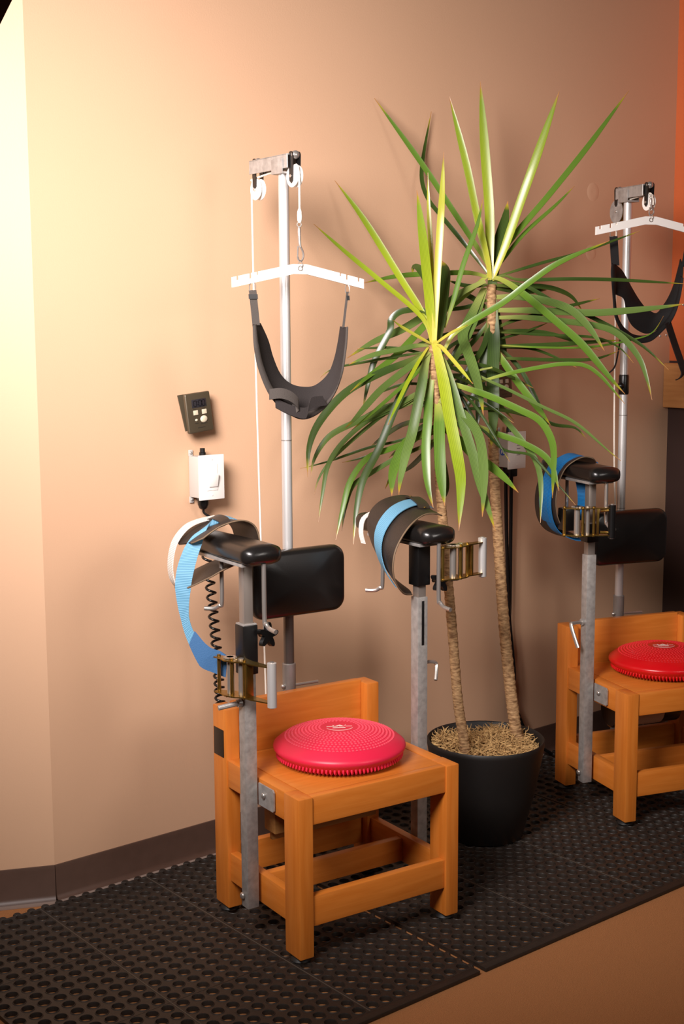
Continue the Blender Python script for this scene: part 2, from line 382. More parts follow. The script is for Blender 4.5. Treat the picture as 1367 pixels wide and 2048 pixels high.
def ratchet(parent, o, ang, grip_mat, z_half=.042, loop=False, length=.135, grip_half=.054):
    """ratchet tensioner: two side plates joined by pins, grip at the far end; o = centre of drum, ang = direction of the handle"""
    o = V(o); d = V((math.cos(ang), math.sin(ang), 0)); s = V((-d.y, d.x, 0)); up = V((0, 0, 1))
    L = length
    poly = [(-.045, -.012), (-.02, -.014), (.0, -.024), (.03, -.022), (.05, -.012), (.075, -.014), (L-.01, -.010), (L+.004, -.004), (L+.004, .006),
            (L-.03, .008), (.06, .014), (.03, .024), (-.005, .022), (-.03, .010), (-.045, .008)]
    r = MB()
    r.prism(poly, o+up*z_half, d, s, up, .003)
    root = r.build('ratchet_buckle', BRASS, parent)
    MB().prism(poly, o-up*(z_half+.003), d, s, up, .003).build('side_plate', BRASS, root)
    for (u, w, rr) in ((-.038, 0, .0045), (0, 0, .009), (.016, -.012, .0045), (.032, .004, .007), (.05, -.004, .004)):
        MB().cyl(o+d*u+s*w-up*(z_half+.006), o+d*u+s*w+up*(z_half+.007), rr, 12).build('pin', BRASS if rr < .006 else CHROME, root)
    for zz in (-z_half-.007, z_half+.004):                      # toothed wheels
        g = [((.0135 if k % 2 else .0175)*math.cos(math.pi*k/12), (.0135 if k % 2 else .0175)*math.sin(math.pi*k/12)) for k in range(24)]
        MB().prism(g, o+up*zz, d, s, up, .003).build('gear_wheel', CHROME, root)
    MB().box((-.003, -.012, -z_half), (.003, .012, z_half), .001).build('pawl_plate', BRASS, root).matrix_local = Matrix.Translation(o+d*.062) @ Matrix.Rotation(ang, 4, 'Z')
    gp = o+d*L
    g = MB().tube([gp-up*(grip_half+.001), gp-up*grip_half, gp+up*grip_half, gp+up*(grip_half+.001)], [.009, .0115, .0115, .009], 20).build('grip', grip_mat, root)
    for sg in (-1, 1): MB().cyl(gp+up*sg*grip_half, gp+up*sg*(grip_half+.003), .0055, 12).build('grip_bolt', CHROME, g)
    if loop:
        q = [o+d*.07+up*.033, o+d*.095+up*.034, o+d*.1+up*.028, o+d*.1-up*.028, o+d*.095-up*.034, o+d*.07-up*.033]
        MB().tube(q, .0045, 8).build('release_loop', BRASS, root)
    return root
def arm_pad(parent, cx, z0, y0=.10, y1=.47, w=.106, h=.046, shift=0):
    """upholstered arm bar: rounded, the top domed, narrower at the rear"""
    b = MB(); ny, na = 22, 24; c0 = None
    for i in range(ny+1):
        t = i/ny; y = y0+(y1-y0)*t
        e = min(t/.06, 1, (1-t)/.08); e = math.sqrt(max(0, 1-(1-e)**2))*.9+.1*e if e < 1 else 1
        ww = w/2*(1-.38*max(0, t-.35)/.65)*(.62+.38*e); hh = h/2*(.35+.65*e)
        for j in range(na):
            a = 2*math.pi*j/na; ca, sa = math.cos(a), math.sin(a)
            px = math.copysign(abs(ca)**.55, ca); pz = math.copysign(abs(sa)**.62, sa)
            b.v.append((cx+shift*t+ww*px, y, z0+h/2+hh*pz+(.004*(1-px*px) if pz > 0 else 0)))
    for i in range(ny):
        for j in range(na): b.f.append((i*na+j, i*na+(j+1) % na, (i+1)*na+(j+1) % na, (i+1)*na+j))
    b.f += [tuple(range(na-1, -1, -1)), tuple(ny*na+j for j in range(na))]
    p = b.build('arm_pad', VINYL, parent, 60)
    MB().box((cx-w*.42, y0+.04, z0-.005), (cx+w*.40, y1-.09, z0+.003), .001).build('pad_plate', ZINC, p)
    return p
def cuff(parent, near, y0, y1, strap=None, loop_at=None, th=.0045, skew=0):
    """leather band bent along the (x, z) points in near, running from y0 to y1"""
    P = smooth_path([V((x, 0, z)) for x, z in near], 6); k = len(P)
    yc, hw = (y0+y1)/2, (y1-y0)/2
    taper = [min(1, .55+.45*min(i/5, (k-1-i)/5, 1)) for i in range(k)]
    b = MB().ribbon([V((p.x, yc, p.z)) for p in P], [V((skew*hw, hw*t, -.1*hw)) for t in taper], th)
    o = b.build('leather_cuff', LEATHER, parent, 60)
    MB().tube([V((p.x-skew*hw*t, yc-hw*t, p.z+.1*hw)) for p, t in zip(P, taper)], .0021, 6).build('cut_edge', LEATHEREDGE, o, 60)
    return o, P
def band(A, B, th=.006, nseg=6, bulge=.01):
    """ruled padded band between two edge curves"""
    b = MB(); k = len(A); n = nseg+1; vs_ = []
    for i in range(k):
        t = (A[min(i+1, k-1)]-A[max(i-1, 0)]).normalized(); w = B[i]-A[i]; nn = t.cross(w).normalized()
        row = []
        for j in range(n):
            s = j/nseg; p = A[i].lerp(B[i], s)+nn*bulge*math.sin(math.pi*s); e = th*.5*math.sqrt(max(.05, 1-(2*s-1)**4)); row.append((p, nn*e))
        vs_ += [p+q for p, q in row]+[p-q for p, q in reversed(row)]
    m_ = 2*n
    fs = [(i*m_+j, i*m_+(j+1) % m_, (i+1)*m_+(j+1) % m_, (i+1)*m_+j) for i in range(k-1) for j in range(m_)]
    fs += [tuple(range(m_-1, -1, -1)), tuple((k-1)*m_+j for j in range(m_))]
    return b.add(vs_, fs)
def side_arm(t, sx, zt, sleeve, pad_z, rail_x):
    """one square steel post bolted to the chair side with sleeve, inner tube and padded arm. sx = -1 left, +1 right"""
    cx = rail_x+sx*.022; cy = .201; h = .016
    post = MB().box((cx-h, cy-h, .098), (cx+h, cy+h, zt), .0022, 2).build('side_post', ZINC, t)
    x_in = rail_x+sx*.0005
    pl = [(-.004, 0), (.066, 0), (.07, .004), (.07, .05), (.064, .056), (-.004, .056)]
    MB().prism(pl, (rail_x, cy+h-.036, .366), (0, -1, 0), (0, 0, 1), (sx, 0, 0), .004).build('mounting_plate', ZINC, post)
    MB().ball((rail_x+sx*.007, cy-.045, .397), .008, (.7, 1, 1)).build('bolt', CHROME, post)
    b = MB().cyl((cx-.024, cy+.006, .128), (cx+.024, cy+.006, .128), .004, 10); b.ball((cx+sx*.02, cy+.006, .128), .009, (.6, 1, 1)); b.build('bolt', CHROME, post)
    (s0, s1) = sleeve
    MB().box((cx-.0125, cy-.0125, .70), (cx+.0125, cy+.0125, pad_z), .0015, 2).build('inner_tube', mat('dark_chrome', (152, 142, 134), .32, .55), t)
    sl = MB().box((cx-.0205, cy-.0205, s0), (cx+.0205, cy+.0205, s1), .002, 2).build('adjusting_sleeve', BLACKPAINT, t)
    MB().box((cx-.019, cy-.019, s1), (cx+.019, cy+.019, s1+.004), .001).build('sleeve_lip', ZINC, sl)
    return cx, cy, post, sl
def chair(loc, rz, label, second):
    t = thing('traction_chair', label, 'chair', loc, rz, 'padded wooden traction chairs')
    for x in (0, W-LA):
        for y, top in ((0, HS), (D-LB, HB)):
            l = wbox('leg', (x, y, HF), (x+LA, y+LB, top), 'z', t)
            f = MB().lathe([(.024, 0), (.026, .004), (.022, .016), (.012, HF-.002), (.012, HF+.003)], 20).build('rubber_foot', mat('black_glide', (16, 15, 15), .55), l)
            f.location = V((x+LA/2+.002, y+LB/2, MAT_Z))-l.location; f.scale = (1, 1, (HF-MAT_Z)/HF)
    wbox('front_apron', (LA, .004, .359), (W-LA, .028, HS), 'x', t)
    for x in (.003, W-.003-LA+.004): wbox('side_apron', (x, LB, .358), (x+LA-.004, D-LB, HS), 'y', t)
    wbox('seat_board', (LA+.0005, .0285, .408), (W-LA-.0005, D-.045, HS-.0006), 'x', t, .0015)
    wbox('backrest', (LA, D-.042, .37), (W-LA, D-.018, HB+.007), 'x', t)
    wbox('front_stretcher', (LA, .006, .102), (W-LA, .030, .179), 'x', t)
    for x in (.006, W-.030): wbox('side_stretcher', (x, LB, .102), (x+.024, D-LB, .179), 'y', t)
    wbox('back_stretcher', (LA, D-.045, .102), (W-LA, D-.021, .185), 'x', t)
    wbox('middle_stretcher', (.030, .205, .105), (W-.030, .229, .170), 'x', t)
    if not second: MB().box((-.0012, D-.059, .434), (.001, D-.006, .507), .0005).build('leg_plate', BLACKPLASTIC, t)
    if second:                                                  # vibration motor slung below the seat
        mo = MB().tube([(.10, .26, .30), (.105, .26, .30), (.34, .26, .30), (.345, .26, .30)], [.05, .056, .056, .05], 24).build('motor', BLACKPLASTIC, t)
        lb = MB()
        for k in range(9):
            a = R(188+k*9); lb.v += [(.17, .26+.0566*math.cos(a), .30+.0566*math.sin(a)), (.275, .26+.0566*math.cos(a), .30+.0566*math.sin(a))]
        lb.f = [(2*k, 2*k+1, 2*k+3, 2*k+2) for k in range(8)]
        lb.build('motor_label', mat('paper_label', (198, 176, 160), .6), mo)
        MB().box((.12, .2, .356), (.32, .32, .408), .002).build('motor_bracket', ZINC, mo)
    else:
        MB().box((.075, .255, .232), (.40, .268, .40), .002).build('motor_board', RAWWOOD, t)
        MB().box((.06, .215, .262), (.10, .27, .318), .004).build('junction_box', RAWWOOD, t)
    # back pole with pulley beam
    px, py = .248, .450
    pole = MB().tube([(px, py, .12), (px, py, 1.935)], .0138, 24).build('back_pole', ALU, t)
    for z in (.93, 1.24): MB().tube([(px, py, z), (px, py, z+.0025)], .0142, 24).build('pole_collar', TUBE, pole)
    if not second: MB().tube([(px, py, .12), (px, py, .80)], .0142, 24).build('lower_pole_span', mat('darker_pole_grey', (112, 104, 98), .35, .7), pole)  # lower span of the pole, darker grey on the nearer chair only
    so = MB().tube([(px, py, .10), (px, py, .632), (px, py, .634)], [.0182, .0182, .0165], 24).build('pole_socket', TUBE, t)
    MB().cyl((px+.012, py-.012, .573), (px+.082, py-.016, .573), .0042, 10).build('clamp_lever', CHROME, so)
    MB().ball((px-.022, py-.004, .572), .007).build('clamp_nut', CHROME, so)
    MB().box((px-.045, D-.018, .44), (px+.045, py-.008, .53), .002).build('socket_bracket', ZINC, so)
    if second:
        MB().tube([(px, py, 1.31), (px, py, 1.315), (px, py, 1.37), (px, py, 1.375)], [.0155, .0172, .0168, .015], 18).ball((px-.016, py-.006, 1.338), .012).build('tape_wrap', BLACKPLASTIC, t)
    bm_ = .019; yb0, yb1 = (.396, .600) if not second else (.335, .50)
    zb0, zb1 = 1.938, 1.978
    beam = MB()
    beam.box((px-bm_, yb0+.004, zb1-.004), (px+bm_, yb1-.004, zb1), .0012, 1)
    for s in (-1, 1): beam.box((px+s*bm_, yb0+.004, zb0+.004), (px+s*(bm_-.003), yb1-.004, zb1-.001), .0006, 1)
    beam = beam.build('pulley_beam', ZINC, t)
    MB().box((px-bm_-.003, py-.030, zb0-.008), (px+bm_+.003, py+.024, zb0-.003), .001).build('beam_saddle', ZINC, beam)
    for s in (-1, 1): MB().box((px+s*(bm_+.0005), py-.030, zb0-.008), (px+s*(bm_+.0035), py+.024, zb0+.03), .001).build('saddle_cheek', ZINC, beam)
    def pulley(y, zc, r, brass, long):
        # wheel turns in the y-z plane between two cheeks
        pu = MB()
        for s in (-1, 1):
            pl = [(.011*math.cos(a), .011*math.sin(a)) for a in [R(x) for x in range(0, 181, 20)]]
            pl += [(-.008, -long), (0, -long-.007), (.008, -long)]
            pu.prism(pl, (px+s*.011-.001, y, zb1-.006), (0, 1, 0), (0, 0, 1), (1, 0, 0), .002)
        pu = pu.build('pulley_hanger', BLACKPAINT, beam)
        prof = [(.004, -.008), (r, -.008), (r, -.0055), (r-.006, -.001), (r-.006, .001), (r, .0055), (r, .008), (.004, .008)]
        w = MB().lathe(prof, 30); w.v = [(px+z, y+a, zc+b_) for a, b_, z in w.v]
        w = w.build('pulley_wheel', BRASS if brass else WHITEP, pu)
        if brass:
            c = MB().lathe([(.001, 0), (r*.99, 0), (r*.99, .002), (.001, .002)], 30); c.v = [(px-.0105+z, y+a, zc+b_) for a, b_, z in c.v]; c.build('wheel_cheek', ZINC, w)
        MB().cyl((px-.014, y, zc), (px+.014, y, zc), .004, 10).build('axle', CHROME, pu)
        MB().ball((px, y-.004, zb1-.004), .011, (1.2, .8, 1)).build('end_bolt', CHROME, pu)
    if not second:
        pulley(yb0-.002, 1.921, .028, False, .062); pulley(yb1-.018, 1.903, .028, False, .062)
    else:
        pulley(yb0-.004, 1.921, .026, False, .058); pulley(yb1+.004, 1.905, .038, True, .045)
    rr = .0026
    xr = px-.004
    yf = yb0-.002-.028 if not second else yb0-.034
    bottom = (px-.043, .50, .45) if not second else (px+.05, .49, .40)
    zk = 1.835 if not second else 1.922
    r = MB().tube(smooth_path([(xr, yb1+.010, 1.90), (xr-.006, yb1-.005, 1.6), (xr-.022, yb1-.05, 1.0), bottom], 8), rr, 8)
    r.tube(smooth_path([(xr, yb1+.010, 1.90), (xr, yb1+.004, 1.925), (xr, yb1-.004, 1.932), (xr, yb0+.01, 1.946), (xr, yb0-.02, 1.946), (xr, yf+.002, 1.93), (xr, yf, 1.91), (xr, yf, zk)], 5), rr, 8)
    if not second: r.tube([(xr, yf, 1.838), (xr, yf, 1.83), (xr, yf, 1.82), (xr, yf, 1.808), (xr, yf, 1.802)], [.003, .006, .0065, .006, .003], 10)
    r.build('pulley_rope', ROPE, t)
    # back cushion
    z0, z1 = (.778, .958) if not second else (.752, .932)
    cu = MB(); cxm, czm, hx, hz = .244, (z0+z1)/2, .1425, .090; lay = [(.000, .014), (.004, .006), (.012, .0015), (.022, 0), (.034, .001), (.042, .007), (.046, .017)]
    ang = [(q, R(90*q+a)) for q in range(4) for a in range(0, 91, 15)]; m_ = len(ang)
    for (dy, ins) in lay:
        for q, a in ang:
            rc = .034-ins*.5; sx_, sz_ = ((1, 1), (-1, 1), (-1, -1), (1, -1))[q]
            cu.v.append((cxm+sx_*(hx-ins-rc)+rc*math.cos(a), .372+dy, czm+sz_*(hz-ins-rc)+rc*math.sin(a)))
    n_ = len(lay); cu.f = [(i*m_+j, i*m_+(j+1) % m_, (i+1)*m_+(j+1) % m_, (i+1)*m_+j) for i in range(n_-1) for j in range(m_)]
    cu.v.append((cxm, .367, czm)); cu.f += [(j, (j+1) % m_, n_*m_) for j in range(m_)]+[tuple((n_-1)*m_+j for j in range(m_))]
    cu = cu.build('back_cushion', VINYL, t, 60)
    MB().box((.20, .415, z0+.04), (.296, .440, z1-.04), .002).build('cushion_bracket', BLACKPAINT, cu)

    # ---------------- left arm
    if not second:
        cx, cy, post, sl = side_arm(t, -1, .72, (.700, .822), .980, 0)
        star_knob(sl, (cx+.040, cy-.024, .795), (.25, -1, .1))
        MB().tube([(cx-.010, cy, .628), (cx-.028, cy, .628)], .010, 12).tube([(cx-.026, cy, .628), (cx-.075, cy+.012, .621)], .0065, 10).build('locking_screw', ZINC, post)
        pad = arm_pad(t, cx, .981)
        hook_rod(t, -.02, .115, .985, .832, (.004, -.045, -.004))
        hook_rod(t, -.035, .30, .985, .845, (-.03, .035, 0))
        c, P = cuff(t, [(-.115, 1.012), (-.09, 1.030), (-.045, 1.052), (.01, 1.060), (.046, 1.045), (.060, 1.012), (.058, .985), (.035, .965), (-.005, .953), (-.063, .934), (-.128, .902)], .275, .40)
        q = smooth_path([(-.028, .285, 1.058), (-.026, .30, 1.068), (-.024, .335, 1.0705), (-.022, .365, 1.067), (-.02, .38, 1.060)], 4)
        MB().ribbon(q, [V((.013, 0, .004))]*len(q), .003).build('strap_loop', LEATHER, c, 60)
        s = smooth_path([(.052, .335, 1.046), (.012, .335, 1.067), (-.030, .330, 1.064), (-.079, .315, 1.046), (-.106, .310, 1.010), (-.127, .31, .958), (-.137, .31, .903), (-.133, .31, .833), (-.120, .30, .779), (-.098, .28, .737), (-.07, .265, .722), (-.055, .255, .712)], 6)
        w = lerp_list([(.004, .022, 0), (.004, .022, 0), (.006, .021, .003), (.016, -.006, .010), (.019, -.010, .004), (.0185, -.011, 0), (.016, -.010, -.003), (.008, -.006, .004), (.006, -.002, .016), (.008, 0, .024), (.006, 0, .026), (.004, 0, .026)], len(s))
        st = MB().ribbon(s, w, .0022).build('blue_strap', BLUE1, t, 60)
        e = smooth_path([(-.121, .299, .783), (-.099, .279, .738), (-.071, .264, .722), (-.052, .25, .710)], 5)
        MB().ribbon(e, lerp_list([(.008, 0, .016), (.012, 0, .024), (.010, 0, .026), (.003, 0, .026)], len(e)), .005).build('stitched_end', NAVY, st)
        s2 = smooth_path([(.0, .385, 1.064), (-.05, .385, 1.058), (-.09, .38, 1.045), (-.122, .38, 1.010), (-.136, .378, .96), (-.132, .376, .915), (-.112, .37, .885)], 6)
        MB().ribbon(s2, [V((.004, .022, 0))]*len(s2), .0022).build('white_strap', WHITEWEB, t, 60)
        ratchet(t, (-.066, .205, .698), R(-72), ALU)
    else:
        cx, cy, post, sl = side_arm(t, -1, .832, (.872, .93), 1.065, 0)
        MB().tube(smooth_path([(cx-.012, cy, .618), (cx-.05, cy-.002, .618), (cx-.062, cy-.004, .610), (cx-.052, cy-.030, .545)], 5), .0062, 10).build('locking_pin', CHROME, post)
        MB().tube([(cx-.012, cy, .618), (cx-.024, cy, .618)], .011, 14).build('pin_boss', ZINC, post)
        pad = arm_pad(t, cx, 1.064)
        hook_rod(t, -.01, .13, 1.068, .93, (.004, -.045, -.004)); hook_rod(t, -.03, .33, 1.068, .93, (-.03, .035, 0))
        c, P = cuff(t, [(.045, 1.100), (.012, 1.120), (-.03, 1.121), (-.083, 1.088), (-.110, 1.02), (-.108, .95), (-.082, .902), (-.035, .876), (.0, .87)], .255, .385)
        q = smooth_path([(.048, .30, 1.108), (.012, .30, 1.1265), (-.03, .30, 1.1275), (-.087, .30, 1.092), (-.1165, .30, 1.02), (-.1145, .30, .95), (-.087, .30, .897), (-.038, .29, .870), (.01, .28, .866)], 6)
        MB().ribbon(q, [V((0, .026, .0015))]*len(q), .0022).build('blue_strap', BLUE2, t, 60)
        q2 = [p+V((-.0022, .018, .0022)) for p in q[4:34]]
        MB().ribbon(q2, [V((0, .026, .0015))]*len(q2), .0022).build('blue_strap', BLUE2, t, 60)
        q3 = smooth_path([(.0, .30, 1.06), (.006, .29, 1.02), (-.002, .28, .975), (-.02, .27, .93)], 6)
        MB().ribbon(q3, lerp_list([(.008, -.02, 0), (.015, -.014, 0), (.004, -.022, 0), (.012, -.016, 0)], len(q3)), .0022).build('blue_strap', BLUE2, t, 60)
        MB().box((cx-.075, cy+.02, .905), (cx-.03, cy+.07, .975), .006).build('clamp_block', BLACKPLASTIC, t)
        ratchet(t, (-.112, .128, .950), R(-22), BLACKPLASTIC, .040, True, .105, .050)
    # ---------------- right arm (the farther chair's right arm lies outside the view)
    if second: return t
    dz = 0 if not second else .085
    cx, cy, post, sl = side_arm(t, 1, .830, (.862+dz, .972+dz), .980+dz, W)
    star_knob(sl, (cx+.044, cy-.026, .872+dz), (.15, -1, .1))
    MB().tube(smooth_path([(cx+.012, cy, .648), (cx+.045, cy-.002, .646), (cx+.055, cy-.004, .634), (cx+.040, cy-.02, .60)], 5), .005, 10).build('locking_pin', CHROME, post)
    MB().box((cx-.004, cy-.0168, .70), (cx+.004, cy-.0155, .82), .001).build('adjusting_slot', BLACKPAINT, post)
    pad = arm_pad(t, cx, .979+dz)
    hook_rod(t, cx-.004, .112, .985+dz, .822+dz, (.004, -.045, -.004)); hook_rod(t, cx-.05, .30, .985+dz, .835+dz, (-.03, .035, 0))
    z = dz
    E0 = [(.592, .220, 1.037), (.548, .203, 1.048), (.498, .185, 1.047), (.436, .158, 1.026), (.390, .146, .980), (.378, .146, .931), (.393, .155, .888), (.432, .175, .851), (.478, .200, .838)]
    E1 = [(.650, .390, 1.044), (.600, .375, 1.072), (.540, .358, 1.080), (.476, .342, 1.072), (.434, .332, 1.045), (.420, .322, 1.005), (.430, .30, .945), (.460, .275, .885), (.495, .25, .845)]
    A_, B_ = smooth_path(E0, 6), smooth_path(E1, 6)
    c = band(A_, B_, .005, 5, .002).build('leather_cuff', LEATHER, t, 60)
    MB().tube(A_, .0022, 6).build('cut_edge', LEATHEREDGE, c, 60)
    mid = [a.lerp(b, .50) for a, b in zip(A_, B_)][2:42]; out = []
    for i, p in enumerate(mid):
        o_ = p-V((.510, p.y, .965)); out.append(p+V((o_.x, 0, o_.z)).normalized()*.0065)
    MB().ribbon(out, [(b-a).normalized()*.026 for a, b in zip(A_[2:42], B_[2:42])], .0022).build('blue_strap', BLUE1, t, 60)
    la, lb = A_[8].lerp(B_[8], .20), A_[8].lerp(B_[8], .80); n_ = V((.15, -.15, 1)).normalized()
    q = smooth_path([la+n_*.004, la.lerp(lb, .2)+n_*.0105, la.lerp(lb, .5)+n_*.0125, la.lerp(lb, .8)+n_*.0105, lb+n_*.004], 4)
    lp = MB().ribbon(q, [V((.016, -.004, -.001))]*len(q), .0035).build('strap_loop', LEATHER, c, 60)
    for pp in (la, lb): MB().ball(pp+n_*.007, .0038, (1, 1, .5)).build('rivet', BRASS, lp)
    q = smooth_path([(.545, .40, 1.010+z), (.503, .40, 1.034+z), (.458, .395, 1.020+z), (.442, .385, .985+z), (.440, .37, .955+z)], 5)
    MB().ribbon(q, [V((0, .010, 0))]*len(q), .002).build('white_strap', WHITEWEB, t, 60)
    ratchet(t, (.548, .115, .930+z), R(8), ALU, .040, False, .112, .052)
    return t
CH1 = chair((.2601, -.7504, 0), R(-5.93), 'honey-stained wooden traction chair in the foreground with pale blue straps', False)
CH2 = chair((1.571, -.675, 0), R(-18.43), 'wooden traction chair at the right edge with a bright blue strap', True)
def in_chair(ch, p):
    c, s = math.cos(ch.rotation_euler.z), math.sin(ch.rotation_euler.z); return V((ch.location.x+p[0]*c-p[1]*s, ch.location.y+p[0]*s+p[1]*c, p[2]))

# ------------------------------------------------------------------ balance discs
def balance_disc(ch, lx, ly, material, label, spin):
    c = in_chair(ch, (lx, ly, HS)); t = thing('balance_disc', label, 'cushion', c, ch.rotation_euler.z, 'inflated balance discs')
    Rr = .172
    prof = [(.001, .012), (.09, .010), (.130, .009), (.150, .013), (.162, .022), (.168, .030), (.1715, .034), (Rr, .038), (.171, .043), (.166, .047), (.158, .054), (.140, .064), (.115, .073), (.085, .080), (.055, .084), (.040, .0848), (.020, .084), (.001, .0835)]
    MB().lathe(prof, 64).build('shell', material, t, 50)
    zt = lambda r: next(z0+(z1-z0)*(r-r0)/(r1-r0) for (r0, z0), (r1, z1) in zip(prof[::-1], prof[-2::-1]) if r0 <= r <= r1 and z0 > .05)
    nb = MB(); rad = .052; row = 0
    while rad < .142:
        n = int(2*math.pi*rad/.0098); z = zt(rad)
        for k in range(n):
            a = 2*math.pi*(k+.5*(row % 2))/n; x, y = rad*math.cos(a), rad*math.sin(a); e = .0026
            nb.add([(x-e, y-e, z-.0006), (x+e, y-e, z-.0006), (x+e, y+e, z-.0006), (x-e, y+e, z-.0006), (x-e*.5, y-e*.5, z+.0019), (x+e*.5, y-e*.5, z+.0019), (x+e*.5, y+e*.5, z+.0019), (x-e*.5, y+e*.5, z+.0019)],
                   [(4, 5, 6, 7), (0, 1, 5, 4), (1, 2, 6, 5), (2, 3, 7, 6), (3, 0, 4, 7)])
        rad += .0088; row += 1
    o = nb.build('top_nubs', mat(material.name+'_nubs_highlit', (236, 84, 104) if 'bright' not in material.name else (216, 44, 50), .4), t, 60); o['kind'] = 'stuff'  # paler red paints the highlights on the nubs into their colour
    sp = MB()
    for rad, n, z0 in ((.160, 96, .022), (.150, 92, .016), (.138, 84, .013)):
        for k in range(n):
            a = 2*math.pi*(k+.5*(n % 8 > 3))/n; d = V((math.cos(a), math.sin(a), 0)); p = d*rad+V((0, 0, z0))
            q = p+d*.004+V((0, 0, -min(.0095, z0-.001))); sp.tube([p, p.lerp(q, .7), q], [.0035, .003, .0012], 6)
    o = sp.build('bottom_spikes', material, t, 60); o['kind'] = 'stuff'
    lg = MB(); cs, sn = math.cos(spin), math.sin(spin)
    def w2(x, y): return V((x*cs-y*sn, x*sn+y*cs, .0853))
    arc = [(.036*math.cos(a), .036*math.sin(a)*.9) for a in [R(x) for x in range(200, 341, 7)]]
    lg.ribbon([w2(*p) for p in arc], [V((cs*.0-sn*.0012, .0012, 0))]*len(arc), .0004)
    for (xa, xb, y, hw) in ((-.033, -.004, .002, .0016), (.0, .012, .002, .0014), (.017, .033, .0015, .0013), (-.018, .015, -.010, .0032)):
        lg.ribbon([w2(xa, y), w2(xb, y)], [V((-sn*hw, cs*hw, 0))]*2, .0004)
    hill = [(-.010, .004), (-.004, .011), (.002, .015), (.007, .010), (.010, .004)]
    lg.prism(hill, w2(0, 0)-V((0, 0, .0002)), (cs, sn, 0), (-sn, cs, 0), (0, 0, 1), .0004)
    for x in (-.014, .015): lg.ribbon([w2(x, .006), w2(x+.002*(1 if x > 0 else -1), .013)], [V((cs*.0012, sn*.0012, 0))]*2, .0004)
    lg.build('printed_logo', LOGO, t, 0)
    return t
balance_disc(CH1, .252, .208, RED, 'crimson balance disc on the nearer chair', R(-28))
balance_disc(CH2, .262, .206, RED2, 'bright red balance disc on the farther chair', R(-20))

# ------------------------------------------------------------------ spreader bars and halters
def spreader(ch, c, label, notch=True):
    t = thing('spreader_bar', label, 'bar', in_chair(ch, c), ch.rotation_euler.z, 'white spreader bars')
    h = .0125
    def up_edge(x): return -abs(x)*.20 if abs(x) > .02 else -.004+abs(x)*0
    xs = [-.197, -.186, -.186, -.178, -.178, -.149, -.149, -.141, -.141, -.128, -.128, -.121, -.121, -.02, .02, .121, .121, .128, .128, .141, .141, .149, .149, .178, .178, .186, .186, .197]
    dp = [0, 0, .010, .010, 0, 0, .013, .013, 0, 0, .008, .008, 0, 0, 0, 0, .008, .008, 0, 0, .013, .013, 0, 0, .010, .010, 0, 0]
    topE = [(x, up_edge(x)+h-d_) for x, d_ in zip(xs, dp)]
    low = [(.197, up_edge(.197)-h), (.02, -.004-h), (-.02, -.004-h), (-.197, up_edge(-.197)-h)]
    MB().prism(topE+low, (0, -.003, 0), (1, 0, 0), (0, 0, 1), (0, 1, 0), .006).build('bar', WHITEP, t, 0)
    MB().torus((0, -.0035, -.002), .006, .0014, (0, 1, 0), 16, 6).build('eyelet', CHROME, t)
    return t
def snap_hook(c, h, label, ch):
    t = thing('snap_hook', label, 'hook', in_chair(ch, c), ch.rotation_euler.z, 'metal snap hooks')
    MB().torus((0, 0, h-.006), .0055, .0017, (.3, 1, 0), 16, 6).build('swivel_eye', CHROME, t)
    MB().tube([(0, 0, h-.012), (0, 0, h-.018), (.001, 0, h*.55), (.003, 0, h*.45)], [.0025, .0042, .0036, .003], 10).build('body', CHROME, t)
    MB().tube(smooth_path([(.003, 0, h*.47), (.010, 0, h*.36), (.0115, 0, h*.25), (.006, 0, h*.15), (-.002, 0, h*.16), (-.0055, 0, h*.24)], 4), .0026, 8).build('hook', CHROME, t)
    MB().cyl((-.0055, 0, h*.24), (-.004, 0, h*.47), .0019, 8).build('bolt_gate', CHROME, t)
    MB().torus((.002, 0, h*.06), .0075, .0013, (1, .3, 0), 16, 6).build('link', CHROME, t)
def halter(ch, cy, cx, label, pts_front, pts_back, yf, yb):
    zb = pts_front[len(pts_front)//2][1]
    t = thing('head_halter', label, 'sling', in_chair(ch, (cx, cy, zb)), ch.rotation_euler.z, 'cervical traction halters')
    def loc(x, y, z): return V((x-cx, y, z-zb))
    return t, smooth_path([loc(x, yf, z) for x, z in pts_front], 6), smooth_path([loc(x, yb, z) for x, z in pts_back], 6), loc
# chair 1: bar, hook, halter
SY = .367
spreader(CH1, (.243, SY, 1.690), 'white notched spreader bar hanging from the nearer chair pulley')
snap_hook((.243, SY, 1.690), .114, 'metal snap hook above the nearer white spreader bar', CH1)
fr = [(.070, 1.545), (.072, 1.496), (.083, 1.441), (.111, 1.378), (.146, 1.339), (.202, 1.307), (.251, 1.313), (.297, 1.346), (.331, 1.403), (.347, 1.48), (.352, 1.537)]
bk = [(.123, 1.550), (.145, 1.507), (.159, 1.463), (.180, 1.420), (.210, 1.394), (.248, 1.384), (.286, 1.387), (.325, 1.414), (.346, 1.453), (.360, 1.505), (.366, 1.540)]
fr = [(x+.0185, z) for x, z in fr]; bk = [(x+.0185, z) for x, z in bk]
t, A, B, loc = halter(CH1, SY, .243, 'charcoal padded head halter slung from the nearer spreader bar', fr, bk, -.027, .028)
band(A, B, .007, 6, -.004).build('chin_band', NEOPRENE, t, 60)
A2 = [a+V((-.003, -.004, -.002)) for a in A]; B2 = [a.lerp(b, .20)+V((-.002, -.012, .002)) for a, b in zip(A, B)]
band(A2, B2, .006, 3, .001).build('bound_edge', NEOEDGE, t, 60)
